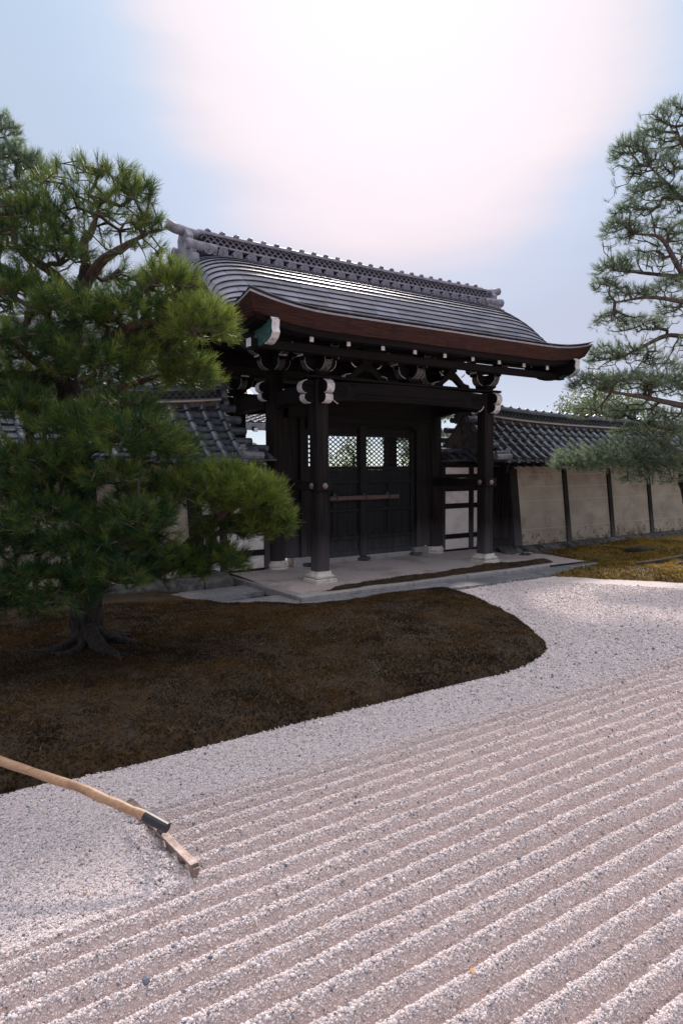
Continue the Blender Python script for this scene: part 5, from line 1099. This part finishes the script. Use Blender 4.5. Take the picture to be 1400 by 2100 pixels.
# ---- leafy trees and bushes beyond the wall
def leafy(name, label, base, trunk, trunk_r, pads, mat, leaf=.05, per=14, cat='tree'):
    o = thing(name, base, label, cat); b, TP, TR = bark_tube(trunk, trunk_r, 8); b.build('trunk', M['bark'], o, smooth=True)
    skel = [(p, i-1, i*.05) for i, p in enumerate(TP)]; A = []
    for c, r, n, *_ in pads:
        u = rng.normal(size=(n, 3)); u /= np.linalg.norm(u, axis=1, keepdims=True); A.append(np.array(c)+u*rng.uniform(.35, 1, (n, 1))*np.array(r))
    A = np.vstack(A); Nn, par, ids = grow(skel, A, .3, .05); par = np.array(par); nsk = len(skel); e = np.arange(nsk, len(Nn)); rr = np.full(len(e), .008); V, F = tubes_np(Nn[par[e]], Nn[e], rr, rr); off = np.array(base)
    tw = link('twigs', fast_mesh('twigs', V-off, F), M['twig'], o, base); tw['kind'] = 'stuff'
    n = len(A)*per; C = np.repeat(A, per, 0)+rng.normal(0, leaf*2.2, (n, 3)); a = rng.normal(size=(n, 3)); a /= np.linalg.norm(a, axis=1, keepdims=True); b_ = np.cross(a, rng.normal(size=(n, 3))); b_ /= np.linalg.norm(b_, axis=1, keepdims=True)
    a *= leaf; b_ *= leaf*.45; V = np.stack([C-a, C+b_, C+a, C-b_], 1).reshape(-1, 3)-off; t = np.repeat(np.clip(rng.normal(.5, .28, n), 0, 1), 4)
    cr_ = link('crown', fast_mesh('crown', V, np.arange(len(V)).reshape(-1, 4), t), mat, o, base); cr_['kind'] = 'stuff'; return o
D5 = 19.0; Q5 = lambda x, y, dd=0: Q(x, y, dd, D5)
leafy('broadleaf_tree', 'yellowish leafy tree showing above the right hand wall roof', tuple(at_depth(1225, 1075, D5)), [Q5(1225, 1075), Q5(1222, 980), Q5(1215, 880), Q5(1220, 800)], (.13, .11, .08, .03), [PD(1190, 830, 0, 45, 30, 60, 0, D5), PD(1235, 800, 0, 45, 35, 70, 0, D5), PD(1280, 840, 0, 50, 35, 70, 0, D5), PD(1230, 850, 0, 60, 30, 70, 0, D5), PD(1155, 840, 0, 14, 12, 10, 0, D5)], M['leaf'], .045, 14)
for x_, y_, rx, ry, lab in ((700, 985, 55, 55, 'yellow green bush seen through the left door lattice'), (800, 985, 75, 42, 'low bright bush seen through the right door lattice'), (855, 930, 40, 75, 'tall grey green bush at the right end of the door lattice'), (725, 930, 34, 40, 'loose sunlit sapling seen through the door lattice')):
    D6 = 26.0; leafy('garden_bush', lab, tuple(at_depth(x_, 1060, D6)), [Q(x_, 1060, 0, D6), Q(x_, y_, 0, D6)], (.07, .03), [PD(x_, y_, 0, rx, ry, int(rx*ry/55)+14, 0, D6)], M['leaf'], .075, 12, 'bush')
# far belt of trees closing the horizon
def far_wood():
    V = []; n = 26000; a = rng.uniform(-.25, 1.75, n); r_ = rng.uniform(60, 75, n); h = 1.0*noise2(a*14, 0*a+2)+.6*noise2(a*50, 0*a+5)+.6; z = h*rng.random(n)**.8; C = np.column_stack([r_*np.cos(a), r_*np.sin(a), z]); d = rng.normal(size=(n, 3)); d /= np.linalg.norm(d, axis=1, keepdims=True); e = np.cross(d, rng.normal(size=(n, 3))); e /= np.linalg.norm(e, axis=1, keepdims=True); d *= .45; e *= .3
    V = np.stack([C-d, C+e, C+d, C-e], 1).reshape(-1, 3); t = np.repeat(np.clip(rng.normal(.4, .25, n), 0, 1), 4); o = link('far_wood', fast_mesh('far_wood', V, np.arange(len(V)).reshape(-1, 4), t), M['leaf']); tag(o, 'low belt of trees far behind the temple grounds', 'trees', kind='stuff')
far_wood()

# ================================================================== SMALL LITTER ON THE GRAVEL
M['dry_leaf'] = material('dry_leaf', (.45, .22, .09), (.58, .32, .15), (60, 60, 60), .7)
M['dry_needle'] = material('dry_pine_needle', (.20, .11, .06), (.30, .18, .10), (60, 60, 60), .8)
for px, py, a, L, lab in ((968, 2003, 1.0, .017, 'single dry orange leaf lying on a gravel ridge in the foreground'), (635, 1487, .4, .016, 'small russet leaf at the edge of the dark moss mound')):
    p = on_z(px, py, G+.03); z = float(gravel_h(p.x, p.y))+.009; c, sn = math.cos(a), math.sin(a); b = MB(); P = []
    for t, w, h in ((-1, 0.02, .004), (-.5, .32, 0), (0, .42, .003), (.5, .28, .006), (1, .02, .012)):
        for sg in (-1, 1): P.append((p.x+L*(t*c-sg*w*sn), p.y+L*(t*sn+sg*w*c), z+h*.7+(.002 if sg > 0 else 0)))
    b.add(P, [(i*2, i*2+1, i*2+3, i*2+2) for i in range(4)]); o = b.build('fallen_leaf', M['dry_leaf'], fix=False); tag(o, lab, 'leaf', 'dry leaves fallen on the gravel', 'thing')
nd = MB()
for k in range(900):
    x, y = random.uniform(-.5, 6.4), random.uniform(4.05, 7.1)
    if poly_dist(np.array([[x, y]]), MOSS_S)[0] < .05: continue
    z = float(moss_z(np.array([[x, y]]), MOSS_S, .15)[0][0])+.024; a = random.uniform(0, 3.14); L = random.uniform(.03, .06); w = .0012
    nd.add([(x-L*math.cos(a)-w*math.sin(a), y-L*math.sin(a)+w*math.cos(a), z), (x-L*math.cos(a)+w*math.sin(a), y-L*math.sin(a)-w*math.cos(a), z), (x+L*math.cos(a), y+L*math.sin(a), z+random.uniform(-.004, .012))], [(0, 1, 2)])
o = nd.build('fallen_needles', M['dry_needle'], bpy.data.objects['moss_bank'], fix=False); o['kind'] = 'stuff'
